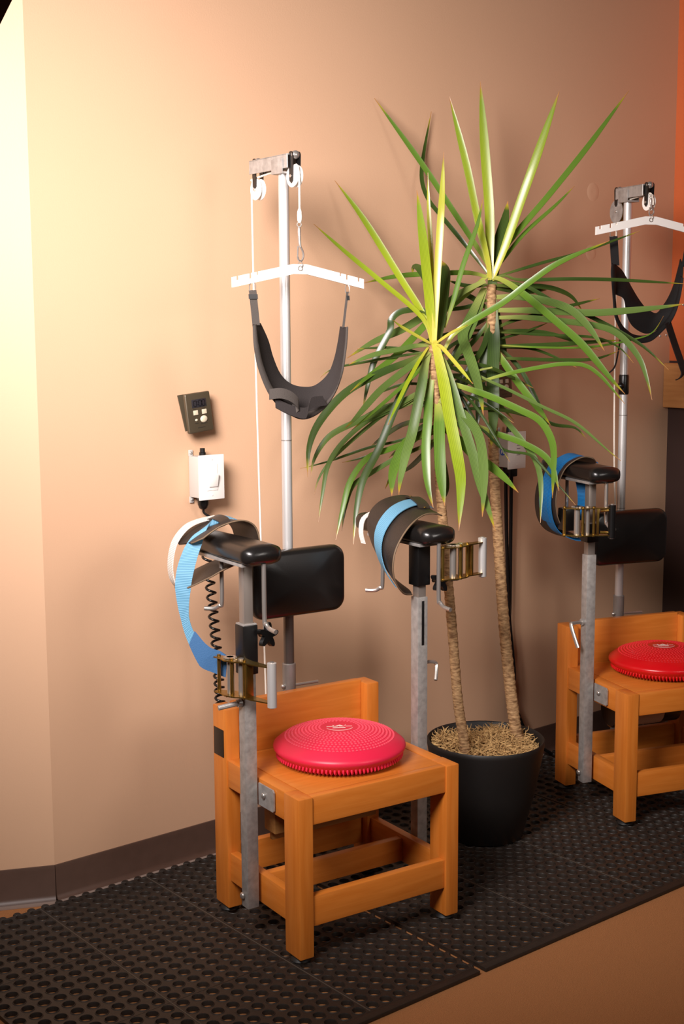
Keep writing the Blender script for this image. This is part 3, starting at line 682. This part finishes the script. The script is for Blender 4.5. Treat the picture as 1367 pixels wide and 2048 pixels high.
for s, x0, x1, zt, zb_, w in ((-1, .104, .113, 1.632, 1.545, .0095), (1, .390, .376, 1.630, 1.537, .0032)):
    p = [loc(x0+(x1-x0)*k/5, 0, zt+(zb_-zt)*k/5) for k in range(6)]; wv = V((.835, -.55, 0))*w
    sp_ = MB().ribbon(p, [wv]*6, .003).build('hanging_strap', NEOEDGE, t)
    MB().ribbon([loc(x0, -.002, zt-.010), loc(x0+.001, -.002, zt-.022)], [wv*1.2]*2, .007).build('strap_slide', BLACKPLASTIC, sp_)
    rw = .007 if s < 0 else .004; c_ = loc(x0, 0, zt)
    q = [c_+V((-rw, .003, -.002)), c_+V((-rw, .003, .010)), c_+V((-rw*.6, 0, .022)), c_+V((rw*.6, 0, .022)), c_+V((rw, -.003, .010)), c_+V((rw, -.003, -.002)), c_+V((-rw, .003, -.002))]
    MB().tube(q, .0013, 6).build('wire_ring', CHROME, t)
q = smooth_path([loc(.122, -.045, 1.372), loc(.152, -.056, 1.374), (loc(.182, -.06, 1.362)), loc(.200, -.058, 1.342), loc(.186, -.050, 1.332)], 5)
MB().ribbon(q, [V((.002, .003, .013))]*len(q), .003).build('adjusting_strap', NEOEDGE, t, 60)
q = smooth_path([loc(.140, -.045, 1.350), loc(.180, -.055, 1.330), loc(.222, -.058, 1.322), loc(.240, -.052, 1.345), loc(.290, -.04, 1.350)], 5)
MB().ribbon(q, lerp_list([(.002, .004, .012), (.003, .004, .013), (.006, .003, .015), (-.004, .004, .012)], len(q)), .003).build('adjusting_strap', NEOPRENE, t, 60)
# chair 2: bar, hook, halter with a chin opening
SY2 = .302
spreader(CH2, (.236, SY2, 1.866), 'white notched spreader bar hanging by the orange wall')
snap_hook((.236, SY2, 1.868), .075, 'tangled metal snap hook above the farther white spreader bar', CH2)
t, A, B, loc = halter(CH2, SY2, .232, 'black head halter with an oval opening slung beside the orange wall', [(0, 1.49)]*3, [(0, 1.5)]*3, 0, 0)
def strip(F, Bk, y0, y1, name, th=.006, bulge=.003):
    a = smooth_path([loc(x, y0-SY2, z) for x, z in F], 6); b = smooth_path([loc(x, y1-SY2, z) for x, z in Bk], 6)
    return band(a, b, th, 5, bulge).build(name, BLACKFAB, t, 60)
strip([(.098, 1.728), (.098, 1.685), (.106, 1.639), (.143, 1.62), (.153, 1.581), (.169, 1.545), (.196, 1.522), (.231, 1.51), (.268, 1.521), (.305, 1.552), (.337, 1.603), (.356, 1.655), (.363, 1.726)],
      [(.125, 1.735), (.160, 1.71), (.180, 1.683), (.201, 1.652), (.224, 1.621), (.247, 1.596), (.27, 1.581), (.293, 1.575), (.313, 1.594), (.337, 1.627), (.355, 1.666), (.367, 1.707), (.378, 1.747)], .30, .34, 'neck_band')
strip([(.084, 1.725), (.083, 1.699), (.086, 1.67), (.092, 1.618), (.099, 1.567), (.118, 1.528), (.137, 1.51), (.165, 1.489), (.202, 1.481), (.239, 1.488), (.275, 1.515), (.308, 1.546), (.329, 1.584), (.342, 1.632), (.35, 1.684)],
      [(.109, 1.726), (.11, 1.7), (.113, 1.662), (.112, 1.615), (.121, 1.566), (.138, 1.539), (.157, 1.522), (.183, 1.508), (.218, 1.504), (.255, 1.512), (.286, 1.535), (.313, 1.565), (.333, 1.6), (.347, 1.644), (.354, 1.691)], .28, .30, 'chin_band')
for s, x0, x1, zt, zb_ in ((-1, .103, .112, 1.812, 1.722), (1, .385, .370, 1.800, 1.72)):
    p = [loc(x0+(x1-x0)*k/5, 0, zt+(zb_-zt)*k/5) for k in range(6)]
    MB().ribbon(p, [V((.012, -.004, 0))]*6, .003).build('hanging_strap', BLACKFAB, t)
    q = [loc(x0-.012, 0, zt-.002), loc(x0-.012, 0, zt+.012), loc(x0-.004, 0, zt+.030), loc(x0+.004, 0, zt+.030), loc(x0+.012, 0, zt+.012), loc(x0+.012, 0, zt-.002), loc(x0-.012, 0, zt-.002)]
    MB().tube(q, .0014, 6).build('wire_ring', CHROME, t)
q = smooth_path([loc(.137, 0, 1.515), loc(.134, 0, 1.48), loc(.129, 0, 1.45), loc(.117, 0, 1.405), loc(.088, 0, 1.382)], 5)
MB().ribbon(q, [V((.005, .010, 0))]*len(q), .003).build('loose_strap', BLACKFAB, t, 60)
q = smooth_path([loc(.297, -.02, 1.545), (loc(.327, -.02, 1.473)), loc(.352, -.02, 1.417), loc(.362, -.02, 1.388), loc(.352, -.02, 1.370), loc(.335, -.02, 1.362)], 5)
MB().ribbon(q, lerp_list([(.014, .006, .005), (.014, .006, .005), (.010, .01, 0)], len(q)), .003).build('loose_strap', BLACKFAB, t, 60)
for x, z in ((.262, 1.502), (.285, 1.505), (.345, 1.60)): MB().ball(loc(x, -.033, z), .004, (1, .4, 1)).build('rivet', CHROME, t)

# ------------------------------------------------------------------ timers on the wall
def wall_timer(loc_, tilt, label):
    t = thing('digital_timer', label, 'timer', loc_, 0, 'digital timers stuck to the wall')
    t.rotation_euler = (R(-3), R(tilt), R(4))
    w, h = .043, .055
    MB().box((-w, -.012, -h), (w, .0, h), .005, 3).build('case', TIMER, t)
    b = MB().box((-w+.001, -.001, 0), (w-.014, .002, 2*h-.008), .0008).build('back_stand', TIMER, t); b.rotation_euler = (R(-10), 0, R(0)); b.location = (-.004, .0015, -h+.008)
    MB().box((-.024, -.0128, .014), (.026, -.0115, .037), .0004).build('screen', LCD, t)
    d = MB(); S = {'0': 'abcdef'}
    def seg(x, z, nm, s=1.):
        L = .0052*s; g = {'a': (0, 2*L, 1), 'b': (L/1.6, 1.5*L, 0), 'c': (L/1.6, .5*L, 0), 'd': (0, 0, 1), 'e': (-L/1.6, .5*L, 0), 'f': (-L/1.6, 1.5*L, 0)}[nm]
        hw, hz = (L*.45, .0008) if g[2] else (.0008, L*.42)
        d.box((x+g[0]-hw, -.0133, z+g[1]-hz), (x+g[0]+hw, -.0126, z+g[1]+hz))
    for x, s in ((-.013, 1.5), (.004, 1.5), (.016, 1.5)):
        for nm in 'abcdef': seg(x, .0175, nm, s)
    for z in (.022, .030): d.box((-.0052, -.0133, z-.0008), (-.0036, -.0126, z+.0008))
    d.build('digits', LCDSEG, t, 0)
    MB().box((-.022, -.0145, -.006), (-.007, -.0115, .007), .001).build('button', CREAM, t)
    MB().box((.008, -.0145, -.006), (.023, -.0115, .007), .001).build('button', CREAM, t)
    MB().ball((.012, -.012, -.020), .0115, (1.1, .35, .85)).build('button', CREAM, t)
    MB().ball((-.014, -.012, -.020), .0048, (1, .5, .7)).build('button', CREAM, t)
    k = MB()
    for x0, x1, z in ((-.022, -.010, .010), (.010, .021, .010), (-.020, -.008, -.029), (.0, .022, -.032), (-.012, .014, -.042)): k.box((x0, -.0123, z-.0008), (x1, -.0119, z+.0008))
    k.build('printed_text', MARK, t, 0)
wall_timer((.468, -.030, 1.305), -5, 'small olive digital timer on the wall above the white rocker switch')
wall_timer((1.676, -.030, 1.352), -2, 'dark digital timer on the wall half hidden behind the plant leaves')

# ------------------------------------------------------------------ switch boxes
def switch_box(x, z, label, kind):
    t = thing('switch_box', label, 'switch', (x, 0, z), 0, 'surface mounted switch boxes')
    hw, hh, dp = .036, .058, .058
    MB().box((-hw, -dp, -hh), (hw, -.001, hh), .003, 2).build('box_body', GREYBOX, t)
    for zz in (-hh-.008, hh+.008):
        e = MB().box((-hw-.001, -.006, zz-.009), (-hw+.012, -.001, zz+.009), .002).build('mounting_ear', GREYBOX, t)
        MB().ball((-hw+.005, -.007, zz), .0042, (1, .5, 1)).build('screw', ZINC, e)
    p = MB().box((-.0415, -dp-.006, -.063), (.0415, -dp+.001, .063), .0025, 2).build('cover_plate', WHITEP, t)
    for zz in (-.050, .050): MB().ball((0, -dp-.006, zz), .003, (1, .4, 1)).build('screw', WHITEP, p)
    if kind == 1:
        MB().box((-.0185, -dp-.0075, -.037), (.0185, -dp-.004, .037), .001).build('rocker_frame', WHITEP, p)
        r = MB().box((-.0145, -.006, -.020), (.0145, .004, .016), .0015).build('rocker', WHITEP, p); r.location = (.002, -dp-.0085, -.006); r.rotation_euler = (R(10), 0, 0)
        MB().tube([(.012-.02, -.03, hh-.002), (-.008, -.03, hh+.010), (-.008, -.03, hh+.011), (-.008, -.03, hh+.022)], [.0095, .0095, .0075, .007], 16).build('cable_plug', BLACKPLASTIC, t)
        g = MB().tube([(-.012, -.035, -hh+.002), (-.012, -.035, -hh-.006), (-.012, -.035, -hh-.007), (-.012, -.035, -hh-.020), (-.012, -.035, -hh-.030), (-.012, -.035, -hh-.034)], [.018, .018, .0155, .0155, .012, .007], 18).build('cable_gland', BLACKPLASTIC, t)
        # straight lead, then the coiled cord down behind the chair
        top = V((-.012, -.035, -hh-.032)); p1 = V((.012, -.06, -.125))
        c0 = V((.431, -.115, .955))-V((x, 0, z)); c1 = V((.456, -.135, .46))-V((x, 0, z))
        path = smooth_path([top, top+V((.003, -.002, -.014)), p1, c0+V((.0, .01, .05)), c0], 6)[:-1]
        turns = 20; N = turns*10
        for k in range(N+1):
            s = k/N; a = 2*math.pi*(turns*s); s2 = s*1.25-.25*s*s*1.0
            c = c0.lerp(c1, min(1, s2)); c = c+V((.006*math.sin(s*3), 0, 0))
            path.append(c+V((math.cos(a), math.sin(a), 0))*.0125)
        MB().tube(path, .0036, 7).build('coiled_cord', BLACKPLASTIC, t, 60)
    else:
        for zz, ww in ((.016, .010), (.006, .012), (-.006, .004), (-.016, .012)):
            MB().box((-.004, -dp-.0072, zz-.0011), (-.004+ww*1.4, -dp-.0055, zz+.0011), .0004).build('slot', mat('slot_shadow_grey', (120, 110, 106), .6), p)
        MB().box((-.012, -dp-.0068, -.026), (.016, -dp-.0058, .030), .0003).build('control_insert', WHITEP, p)
        st = MB().lathe([(.001, 0), (.0125, 0), (.0125, .0006), (.001, .0006)], 24); st.v = [(-hw-.0006-z_*.5, -.030+a, -.006+b) for a, b, z_ in st.v]
        st = st.build('round_sticker', mat('blue_sticker', (28, 84, 176), .4), t)
        k = MB()
        for y0, y1, z0, z1 in ((-.036, -.0335, -.012, .0), (-.0265, -.024, -.012, .0), (-.036, -.024, -.007, -.0045), (-.0315, -.0285, -.002, .004)): k.box((-hw-.0016, y0, z0), (-hw-.001, y1, z1))
        k.build('sticker_symbol', WHITEP, st, 0)
        MB().box((-.016, -.048, -hh-.034), (.020, -.012, -hh+.002), .005).build('cable_plug', BLACKPLASTIC, t)
        MB().tube([(-.008, -.03, hh-.002), (-.008, -.03, hh+.016), (-.008, -.03, hh+.024)], [.009, .008, .004], 12).build('cable_plug', BLACKPLASTIC, t)
        for dx, pts in ((-.012, [(-.020, -.03, -.08), (-.012, -.03, -.30), (.004, -.03, -.56), (.024, -.032, -.72), (.030, -.034, -.80), (.012, -.04, -.90), (.02, -.05, -.97), (.10, -.06, -1.075)]),
                        (.012, [(.008, -.03, -.08), (.010, -.028, -.30), (.012, -.026, -.55), (.004, -.026, -.70), (.016, -.026, -.80), (.050, -.03, -.92), (.10, -.05, -1.03), (.17, -.09, -1.09)])):
            MB().tube(smooth_path(pts, 8), .0062, 8).build('power_cord', BLACKPLASTIC, t, 60)
switch_box(.491, 1.124, 'grey box with white rocker switch and coiled cord below the olive timer', 1)
switch_box(1.724, 1.121, 'grey box with white control plate and blue sticker behind the plant', 2)

# ------------------------------------------------------------------ potted dracaena
PC = V((1.212, -.430, 0))
PL = thing('potted_dracaena', 'tall two-stemmed dracaena with strap leaves in a round black pot', 'plant', PC+V((0, 0, MAT_Z)))
prof = [(.001, 0), (.108, 0), (.114, .004), (.150, .14), (.172, .262), (.176, .285), (.177, .296), (.174, .300), (.170, .297), (.167, .27), (.160, .235), (.001, .232)]
MB().lathe(prof, 64).build('pot', POT, PL, 50)
MB().lathe([(.001, .24), (.158, .236), (.160, .23), (.001, .229)], 40).build('soil', SOIL, PL)
ms = MB()
for k in range(2400):
    rr = .158*math.sqrt(rnd.random()); a = rnd.random()*6.283; hump = .276+.022*(1-(rr/.16)**2)+.012*math.sin(a*3+1)*(rr/.16)
    p = V((rr*math.cos(a), rr*math.sin(a), hump-rnd.random()*.02)); d = V((rnd.uniform(-1, 1), rnd.uniform(-1, 1), rnd.uniform(-.3, .6))).normalized(); pts = [p]
    curl = V((rnd.uniform(-1, 1), rnd.uniform(-1, 1), rnd.uniform(-.7, .5)))
    for _ in range(5):
        d = (d+curl*.8+V((rnd.uniform(-1, 1), rnd.uniform(-1, 1), rnd.uniform(-.6, .6)))*.5).normalized(); p = p+d*.0075; rxy = math.hypot(p.x, p.y)
        if rxy > .162: p = V((p.x*.162/rxy, p.y*.162/rxy, p.z))
        pts.append(p)
    ms.tube(pts, [.0010, .0014, .0014, .0013, .0011, .0006], 3, cap=False)
o = ms.build('moss_cover', MOSS, PL, 0); o['kind'] = 'stuff'; o['label'] = 'dry curly moss covering the soil'
PO = PC+V((0, 0, MAT_Z))
def px_path(pts): return [at(u, v, d) for u, v, d in pts]
def trunk(pts, r0, r1, seed):
    p = smooth_path([q-PO for q in pts], 26); n = len(p); rg = random.Random(seed); rs = []
    for i in range(n):
        s = i/(n-1); r = r0+(r1-r0)*s; rs.append(r*(1+(.07 if i % 3 == 0 else -.02)+rg.uniform(-.03, .03)))
    return MB().tube(p, rs, 14).build('stem', BARK, PL, 60)
d1, d2 = 3.93, 4.10
T1 = px_path([(931, 1520, 3.96), (927, 1480, 3.96), (915, 1400, 3.96), (903, 1250, 3.955), (890, 1100, 3.95), (880, 980, 3.945), (874, 850, 3.94), (868, 760, 3.935), (865, 690, d1)])
T2 = px_path([(1036, 1490, 4.08), (1030, 1455, 4.08), (1018, 1360, 4.08), (1005, 1220, 4.085), (996, 1080, 4.09), (988, 950, 4.09), (985, 820, 4.095), (984, 700, 4.10), (982, 570, d2)])
trunk(T1, .0155, .0130, 1); trunk(T2, .0185, .0140, 2)
LM = {'y': leaf_mat('young_leaf', (222, 210, 90), (172, 186, 42), (138, 164, 44), trans=.35),
      'p': leaf_mat('pale_young_leaf', (232, 220, 120), (216, 206, 84), (190, 196, 70), trans=.35),
      'g': leaf_mat('green_leaf', (190, 192, 92), (102, 138, 46), (98, 132, 46)),
      'm': leaf_mat('striped_leaf', (170, 176, 96), (98, 124, 60), (108, 134, 66)),
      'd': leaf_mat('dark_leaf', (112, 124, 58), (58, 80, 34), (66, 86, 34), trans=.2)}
def leaf(pts, wpx, kind, twist=0., fold=.22):
    """strap leaf along survey points (u, v, depth); wpx = widest blade width in photo pixels"""
    q = []
    for u, v, d in pts:
        p = at(u, v, d)
        if p.y > -.014:                                       # keep clear of the wall
            p = CAM+(p-CAM)*((-.014-CAM.y)/(p.y-CAM.y))
        q.append(p-PO)
    n = 5 if len(q) > 3 else 7
    P = smooth_path(q, n); k = len(P); L = [0]
    for i in range(1, k): L.append(L[-1]+(P[i]-P[i-1]).length)
    tot = L[-1]; W_ = wpx/F_PX*pts[len(pts)//2][2]*.56
    vs_ = []; fs = []; uvs = []
    for i in range(k):
        s = L[i]/tot; t = (P[min(i+1, k-1)]-P[max(i-1, 0)]).normalized()
        view = (CAM-PO-P[i]).normalized(); N = (view*.85+V((0, 0, .55))+V((-.2, -.1, 0))*.5).normalized()
        side = t.cross(N)
        side = side.normalized() if side.length > 1e-6 else V((1, 0, 0))
        if twist: side = Matrix.Rotation(twist*(s-.3), 3, t) @ side
        nn = side.cross(t).normalized()
        prof_ = (.55+.45*min(1, s/.25))*(1 if s < .6 else max(.0, 1-((s-.6)/.4)**2.0))
        w = max(.0006, W_*prof_); th = .0006
        up = nn*w*fold
        vs_ += [P[i]-side*w+up*.5+nn*th, P[i]-up*.5+nn*th, P[i]+side*w+up*.5+nn*th, P[i]+side*w+up*.5-nn*th, P[i]-up*.5-nn*th, P[i]-side*w+up*.5-nn*th]
    U = (0, .5, 1, 1, .5, 0)
    for i in range(k-1):
        a, b = L[i]/tot, L[i+1]/tot
        for j in range(6):
            j2 = (j+1) % 6; fs.append((i*6+j, i*6+j2, i*6+6+j2, i*6+6+j)); uvs.append(((U[j], a), (U[j2], a), (U[j2], b), (U[j], b)))
    MB().add(vs_, fs, uvs).build('leaf', LM[kind], PL, 60)
def lf(kind, w, k, *uv, base=None, bend=None, twist=0., mid=None):
    """k = depth change from crown to tip (minus = towards the camera)"""
    d0 = base if base else (d1 if uv[0][0] < 922 else d2); n = len(uv)
    leaf([(u, v, d0+k*(i/(n-1))**(bend or 1.2)) for i, (u, v) in enumerate(uv)], w, kind, twist)
# upright blades of the rear crown
lf('g', 10, -.05, (979, 560), (975, 530), (905, 421), (840, 323), (748, 196), base=d2)
lf('y', 13, -.10, (979, 560), (975, 524), (955, 440), (932, 329), (898, 193), base=d2)
lf('y', 17, -.02, (981, 560), (980, 529), (978, 421), (970, 312), (960, 163), base=d2)
lf('y', 16, -.08, (983, 560), (1008, 497), (1040, 405), (1067, 329), (1118, 182), base=d2)
lf('g', 11, .02, (984, 560), (1013, 491), (1094, 394), (1175, 293), (1257, 181), base=d2)
lf('d', 20, .06, (981, 600), (987, 540), (997, 486), (1009, 440), (1015, 402), base=d2)
lf('g', 7, .05, (981, 556), (1000, 527), (1046, 469), (1111, 410), (1148, 372), base=d2)
lf('d', 8, .10, (978, 550), (927, 486), (880, 430), (856, 399), (843, 360), (846, 310), (862, 223), base=d2, twist=1.2)
lf('g', 9, .03, (888, 655), (905, 605), (926, 529), (953, 453), (965, 399), base=d1+.05)
# upright blades of the front crown
lf('y', 12, .02, (866, 700), (851, 640), (797, 551), (726, 437), (669, 361), base=d1)
lf('y', 9, -.05, (866, 700), (845, 637), (759, 561), (688, 502), (627, 448), base=d1)
lf('y', 17, -.12, (866, 695), (859, 610), (852, 540), (845, 475), (833, 380), base=d1)
lf('p', 9, -.03, (867, 695), (864, 610), (861, 496), (857, 420), (855, 345), base=d1)
lf('p', 13, -.10, (868, 700), (870, 621), (880, 453), (884, 380), (887, 304), base=d1)
lf('d', 24, .12, (872, 690), (880, 621), (886, 570), (890, 540), (884, 522), base=d1+.03)
lf('d', 16, .10, (880, 640), (862, 580), (845, 545), (828, 532), (824, 548), base=d1+.06)
# rear crown, sweeping left
lf('g', 10, -.05, (980, 556), (940, 546), (878, 547), (797, 552), (727, 566), base=d2)
lf('g', 13, -.28, (976, 550), (905, 610), (868, 632), (791, 712), (735, 754), (700, 784), base=d2)
lf('m', 15, -.06, (970, 562), (923, 585), (888, 612), (846, 634), (802, 660), (745, 685), (694, 716), base=d2-.05)
lf('d', 8, .02, (975, 570), (934, 572), (896, 561), base=d2)
lf('m', 18, -.20, (968, 575), (945, 625), (925, 668), (931, 695), (943, 728), (958, 780), (966, 830), base=d2)
lf('m', 12, -.10, (970, 580), (956, 623), (938, 667), (916, 708), (896, 744), base=d2)
lf('d', 10, -.08, (985, 640), (967, 691), (947, 726), (930, 762), base=d2)
lf('d', 8, .02, (975, 600), (930, 615), (880, 622), (840, 640), base=d2)
lf('d', 9, .0, (980, 640), (940, 690), (900, 720), (870, 760), base=d2)
lf('d', 10, .05, (978, 620), (930, 590), (905, 612), base=d2)
# front crown, sweeping left
lf('m', 10, -.04, (864, 690), (830, 692), (802, 698), (746, 710), (697, 729), base=d1)
lf('d', 5, .03, (866, 702), (800, 712), (735, 723), (667, 737), (640, 755), base=d1)
lf('d', 12, .05, (866, 660), (850, 623), (806, 622), (783, 638), (779, 662), (757, 705), (744, 734), (732, 784), (725, 820), base=d1)
lf('d', 15, -.12, (862, 700), (831, 717), (757, 748), (690, 786), (640, 842), (618, 894), (615, 954), base=d1)
lf('m', 13, -.14, (862, 700), (842, 716), (800, 748), (757, 784), (712, 835), (690, 856), base=d1)
lf('g', 7, -.10, (862, 705), (840, 738), (811, 766), (744, 826), (703, 860), base=d1)
lf('m', 12, -.06, (866, 760), (836, 786), (780, 815), (712, 844), (658, 873), (629, 916), (621, 954), base=d1)
lf('m', 9, -.10, (866, 770), (800, 812), (735, 842), (685, 885), (656, 930), (645, 985), (636, 1046), base=d1)
lf('m', 7, -.05, (866, 790), (800, 815), (762, 833), (690, 893), (654, 930), (636, 960), (628, 990), base=d1)
lf('d', 5, .0, (870, 850), (802, 880), (735, 896), (656, 923), (600, 937), base=d1)
lf('d', 5, .03, (870, 862), (802, 887), (726, 915), (684, 925), base=d1)
lf('g', 11, -.10, (868, 866), (845, 873), (780, 898), (735, 916), (701, 961), (685, 1017), (671, 1080), base=d1)
lf('m', 9, -.06, (868, 880), (840, 895), (789, 918), (739, 948), (705, 972), (690, 1017), (683, 1062), base=d1)
lf('d', 14, -.12, (858, 694), (824, 748), (795, 804), (757, 898), (726, 959), (712, 1022), (706, 1089), base=d1)
lf('y', 7, -.24, (856, 694), (834, 728), (806, 782), (775, 850), base=d1)
lf('m', 18, -.13, (862, 697), (852, 720), (842, 775), (824, 864), (811, 909), (800, 960), (797, 990), base=d1)
lf('g', 18, -.09, (866, 862), (845, 868), (813, 885), (793, 921), (784, 954), (783, 992), base=d1)
lf('g', 16, -.09, (866, 735), (858, 790), (855, 837), (851, 903), (855, 969), (866, 1016), base=d1)
lf('g', 20, -.10, (872, 800), (877, 831), (878, 881), (881, 947), (889, 1012), base=d1)
lf('y', 21, -.20, (866, 690), (870, 690), (886, 761), (899, 837), (914, 914), (921, 969), (917, 1062), base=d1)
lf('m', 17, -.24, (872, 700), (892, 737), (919, 827), (943, 903), (960, 969), (975, 1015), (990, 1062), base=d1)
lf('m', 17, -.22, (876, 800), (906, 813), (934, 837), (958, 877), (967, 947), (964, 1034), base=d1)
lf('p', 7, -.15, (868, 690), (881, 693), (912, 728), (945, 768), base=d1)
lf('p', 6, -.12, (868, 690), (878, 682), (905, 664), (935, 650), base=d1)
lf('p', 6, -.10, (866, 690), (855, 684), (830, 670), (800, 652), (785, 640), base=d1)
lf('g', 13, -.22, (874, 755), (908, 769), (974, 791), (1039, 820), (1079, 842), (1101, 877), (1107, 914), (1105, 968), (1104, 996), base=d1)
lf('g', 12, -.10, (888, 700), (915, 661), (1003, 607), (1061, 563), (1120, 524), (1217, 482), base=d1)
lf('d', 9, .12, (872, 850), (840, 872), (812, 893), (790, 905), (778, 915), base=d1)
lf('d', 10, .10, (872, 880), (850, 905), (825, 930), (800, 948), base=d1)
lf('d', 12, .10, (872, 880), (886, 930), (892, 975), (888, 1000), base=d1)
lf('g', 16, -.15, (880, 855), (915, 877), (940, 905), (974, 928), (1006, 954), (1036, 985), base=d1)
# rear crown, hanging
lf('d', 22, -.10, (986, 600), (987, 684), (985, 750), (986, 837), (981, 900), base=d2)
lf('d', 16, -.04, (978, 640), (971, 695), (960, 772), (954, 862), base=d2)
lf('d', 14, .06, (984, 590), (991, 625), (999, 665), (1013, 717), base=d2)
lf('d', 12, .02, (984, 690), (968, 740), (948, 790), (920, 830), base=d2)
lf('g', 13, -.12, (988, 690), (995, 706), (1024, 750), (1057, 794), (1083, 827), (1100, 850), base=d2)
lf('m', 6, -.08, (984, 735), (952, 747), (1017, 780), (1083, 813), (1150, 846), (1213, 899), (1241, 922), base=d2-.12)
lf('g', 8, -.10, (955, 765), (1017, 747), (1083, 734), (1127, 728), (1168, 731), (1198, 750), (1228, 783), (1249, 808), base=d2-.1)
lf('m', 10, -.14, (975, 795), (995, 826), (1022, 855), (1050, 890), (1072, 925), (1081, 969), (1080, 1046), base=d2)
lf('g', 12, -.10, (950, 850), (993, 868), (1039, 884), (1083, 908), (1105, 936), (1117, 982), base=d2-.05)
lf('d', 5, .0, (900, 840), (960, 857), (1006, 899), (1057, 909), (1083, 932), (1150, 1010), base=d1+.05)
lf('d', 7, .05, (985, 810), (1030, 825), (1080, 838), (1110, 850), (1150, 856), (1172, 878), base=d2)
# rear crown, sweeping right
lf('g', 14, -.18, (984, 556), (1003, 560), (1042, 585), (1115, 646), (1164, 690), (1217, 753), (1249, 788), base=d2)
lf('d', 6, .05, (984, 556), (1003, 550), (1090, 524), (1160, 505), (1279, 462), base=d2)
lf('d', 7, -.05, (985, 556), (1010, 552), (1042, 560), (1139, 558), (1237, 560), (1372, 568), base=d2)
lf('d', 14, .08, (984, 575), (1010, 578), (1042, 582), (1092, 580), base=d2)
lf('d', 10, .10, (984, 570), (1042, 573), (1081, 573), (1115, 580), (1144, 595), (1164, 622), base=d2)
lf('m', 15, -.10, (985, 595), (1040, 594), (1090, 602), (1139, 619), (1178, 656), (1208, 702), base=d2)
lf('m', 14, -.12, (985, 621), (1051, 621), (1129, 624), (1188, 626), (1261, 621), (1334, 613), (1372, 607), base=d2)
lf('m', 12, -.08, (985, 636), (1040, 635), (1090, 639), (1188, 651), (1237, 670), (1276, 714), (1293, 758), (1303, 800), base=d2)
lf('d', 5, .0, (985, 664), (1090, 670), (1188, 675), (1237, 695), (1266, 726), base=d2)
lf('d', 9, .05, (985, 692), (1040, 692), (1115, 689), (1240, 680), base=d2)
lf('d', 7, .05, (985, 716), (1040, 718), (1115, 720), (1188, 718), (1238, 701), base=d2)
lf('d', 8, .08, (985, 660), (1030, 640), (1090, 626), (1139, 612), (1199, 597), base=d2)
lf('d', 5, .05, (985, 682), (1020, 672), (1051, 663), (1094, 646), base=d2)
lf('d', 8, .0, (984, 560), (1049, 572), (1109, 605), (1168, 628), (1228, 658), (1287, 694), (1336, 740), base=d2)
lf('g', 4, .02, (985, 690), (1080, 695), (1180, 694), (1270, 678), (1305, 664), (1326, 632), base=d2)
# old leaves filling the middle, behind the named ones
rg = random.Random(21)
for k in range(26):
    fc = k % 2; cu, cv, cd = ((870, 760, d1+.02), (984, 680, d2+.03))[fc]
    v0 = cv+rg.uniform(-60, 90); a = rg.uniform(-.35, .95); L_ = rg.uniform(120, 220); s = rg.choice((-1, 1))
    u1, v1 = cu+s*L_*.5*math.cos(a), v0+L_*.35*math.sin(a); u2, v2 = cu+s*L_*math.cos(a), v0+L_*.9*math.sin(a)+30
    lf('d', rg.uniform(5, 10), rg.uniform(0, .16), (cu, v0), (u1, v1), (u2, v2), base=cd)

# ------------------------------------------------------------------ softbox whose rim reaches into the top left corner
SB = thing('softbox', 'black octagonal studio softbox, its rim just showing at the top left corner', 'lamp', SOFT_C)
a_ = SOFT_N.cross(V((0, 0, 1))).normalized(); b_ = a_.cross(SOFT_N)
def ring(r, off): return [SOFT_N*off+(a_*math.cos(2*math.pi*k/8)+b_*math.sin(2*math.pi*k/8))*r for k in range(8)]
h = MB(); rings = [ring(SOFT_R, .035), ring(SOFT_R, .0), ring(SOFT_R*.92, -.13), ring(SOFT_R*.6, -.33), ring(.10, -.47), ring(.095, -.475), ring(SOFT_R*.59, -.32), ring(SOFT_R*.91, -.125), ring(SOFT_R-.008, .0), ring(SOFT_R-.008, .035)]
vs_ = [p for r_ in rings for p in r_]
h.add(vs_, [(i*8+j, i*8+(j+1) % 8, (i+1)*8+(j+1) % 8, (i+1)*8+j) for i in range(len(rings)-1) for j in range(8)]+[(72+j, 72+(j+1) % 8, (j+1) % 8, j) for j in range(8)])
h.build('hood', mat('black_softbox_fabric', (34, 29, 30), .6), SB, 20)
df = MB(); df.add(ring(SOFT_R-.012, .0)+ring(SOFT_R-.012, -.003), [tuple(range(8)), tuple(range(15, 7, -1))]); df.build('diffuser', mat('white_diffuser', (240, 238, 232), .8), SB, 0)
MB().cyl(SOFT_N*-.47, SOFT_N*-.71, .06, 20).build('lamp_head', BLACKPLASTIC, SB)
sp0 = SOFT_N*-.6; MB().tube([sp0+V((0, 0, -.05)), V((sp0.x, sp0.y, -SOFT_C.z+.9)), V((sp0.x, sp0.y, -SOFT_C.z+.12))], [.011, .014, .016], 12).build('stand_pole', BLACKPAINT, SB)
for k in range(3):
    an = R(200+k*120); MB().cyl((sp0.x, sp0.y, -SOFT_C.z+.5), (sp0.x+.42*math.cos(an), sp0.y+.42*math.sin(an), -SOFT_C.z+.012), .010, 8).build('stand_leg', BLACKPAINT, SB)
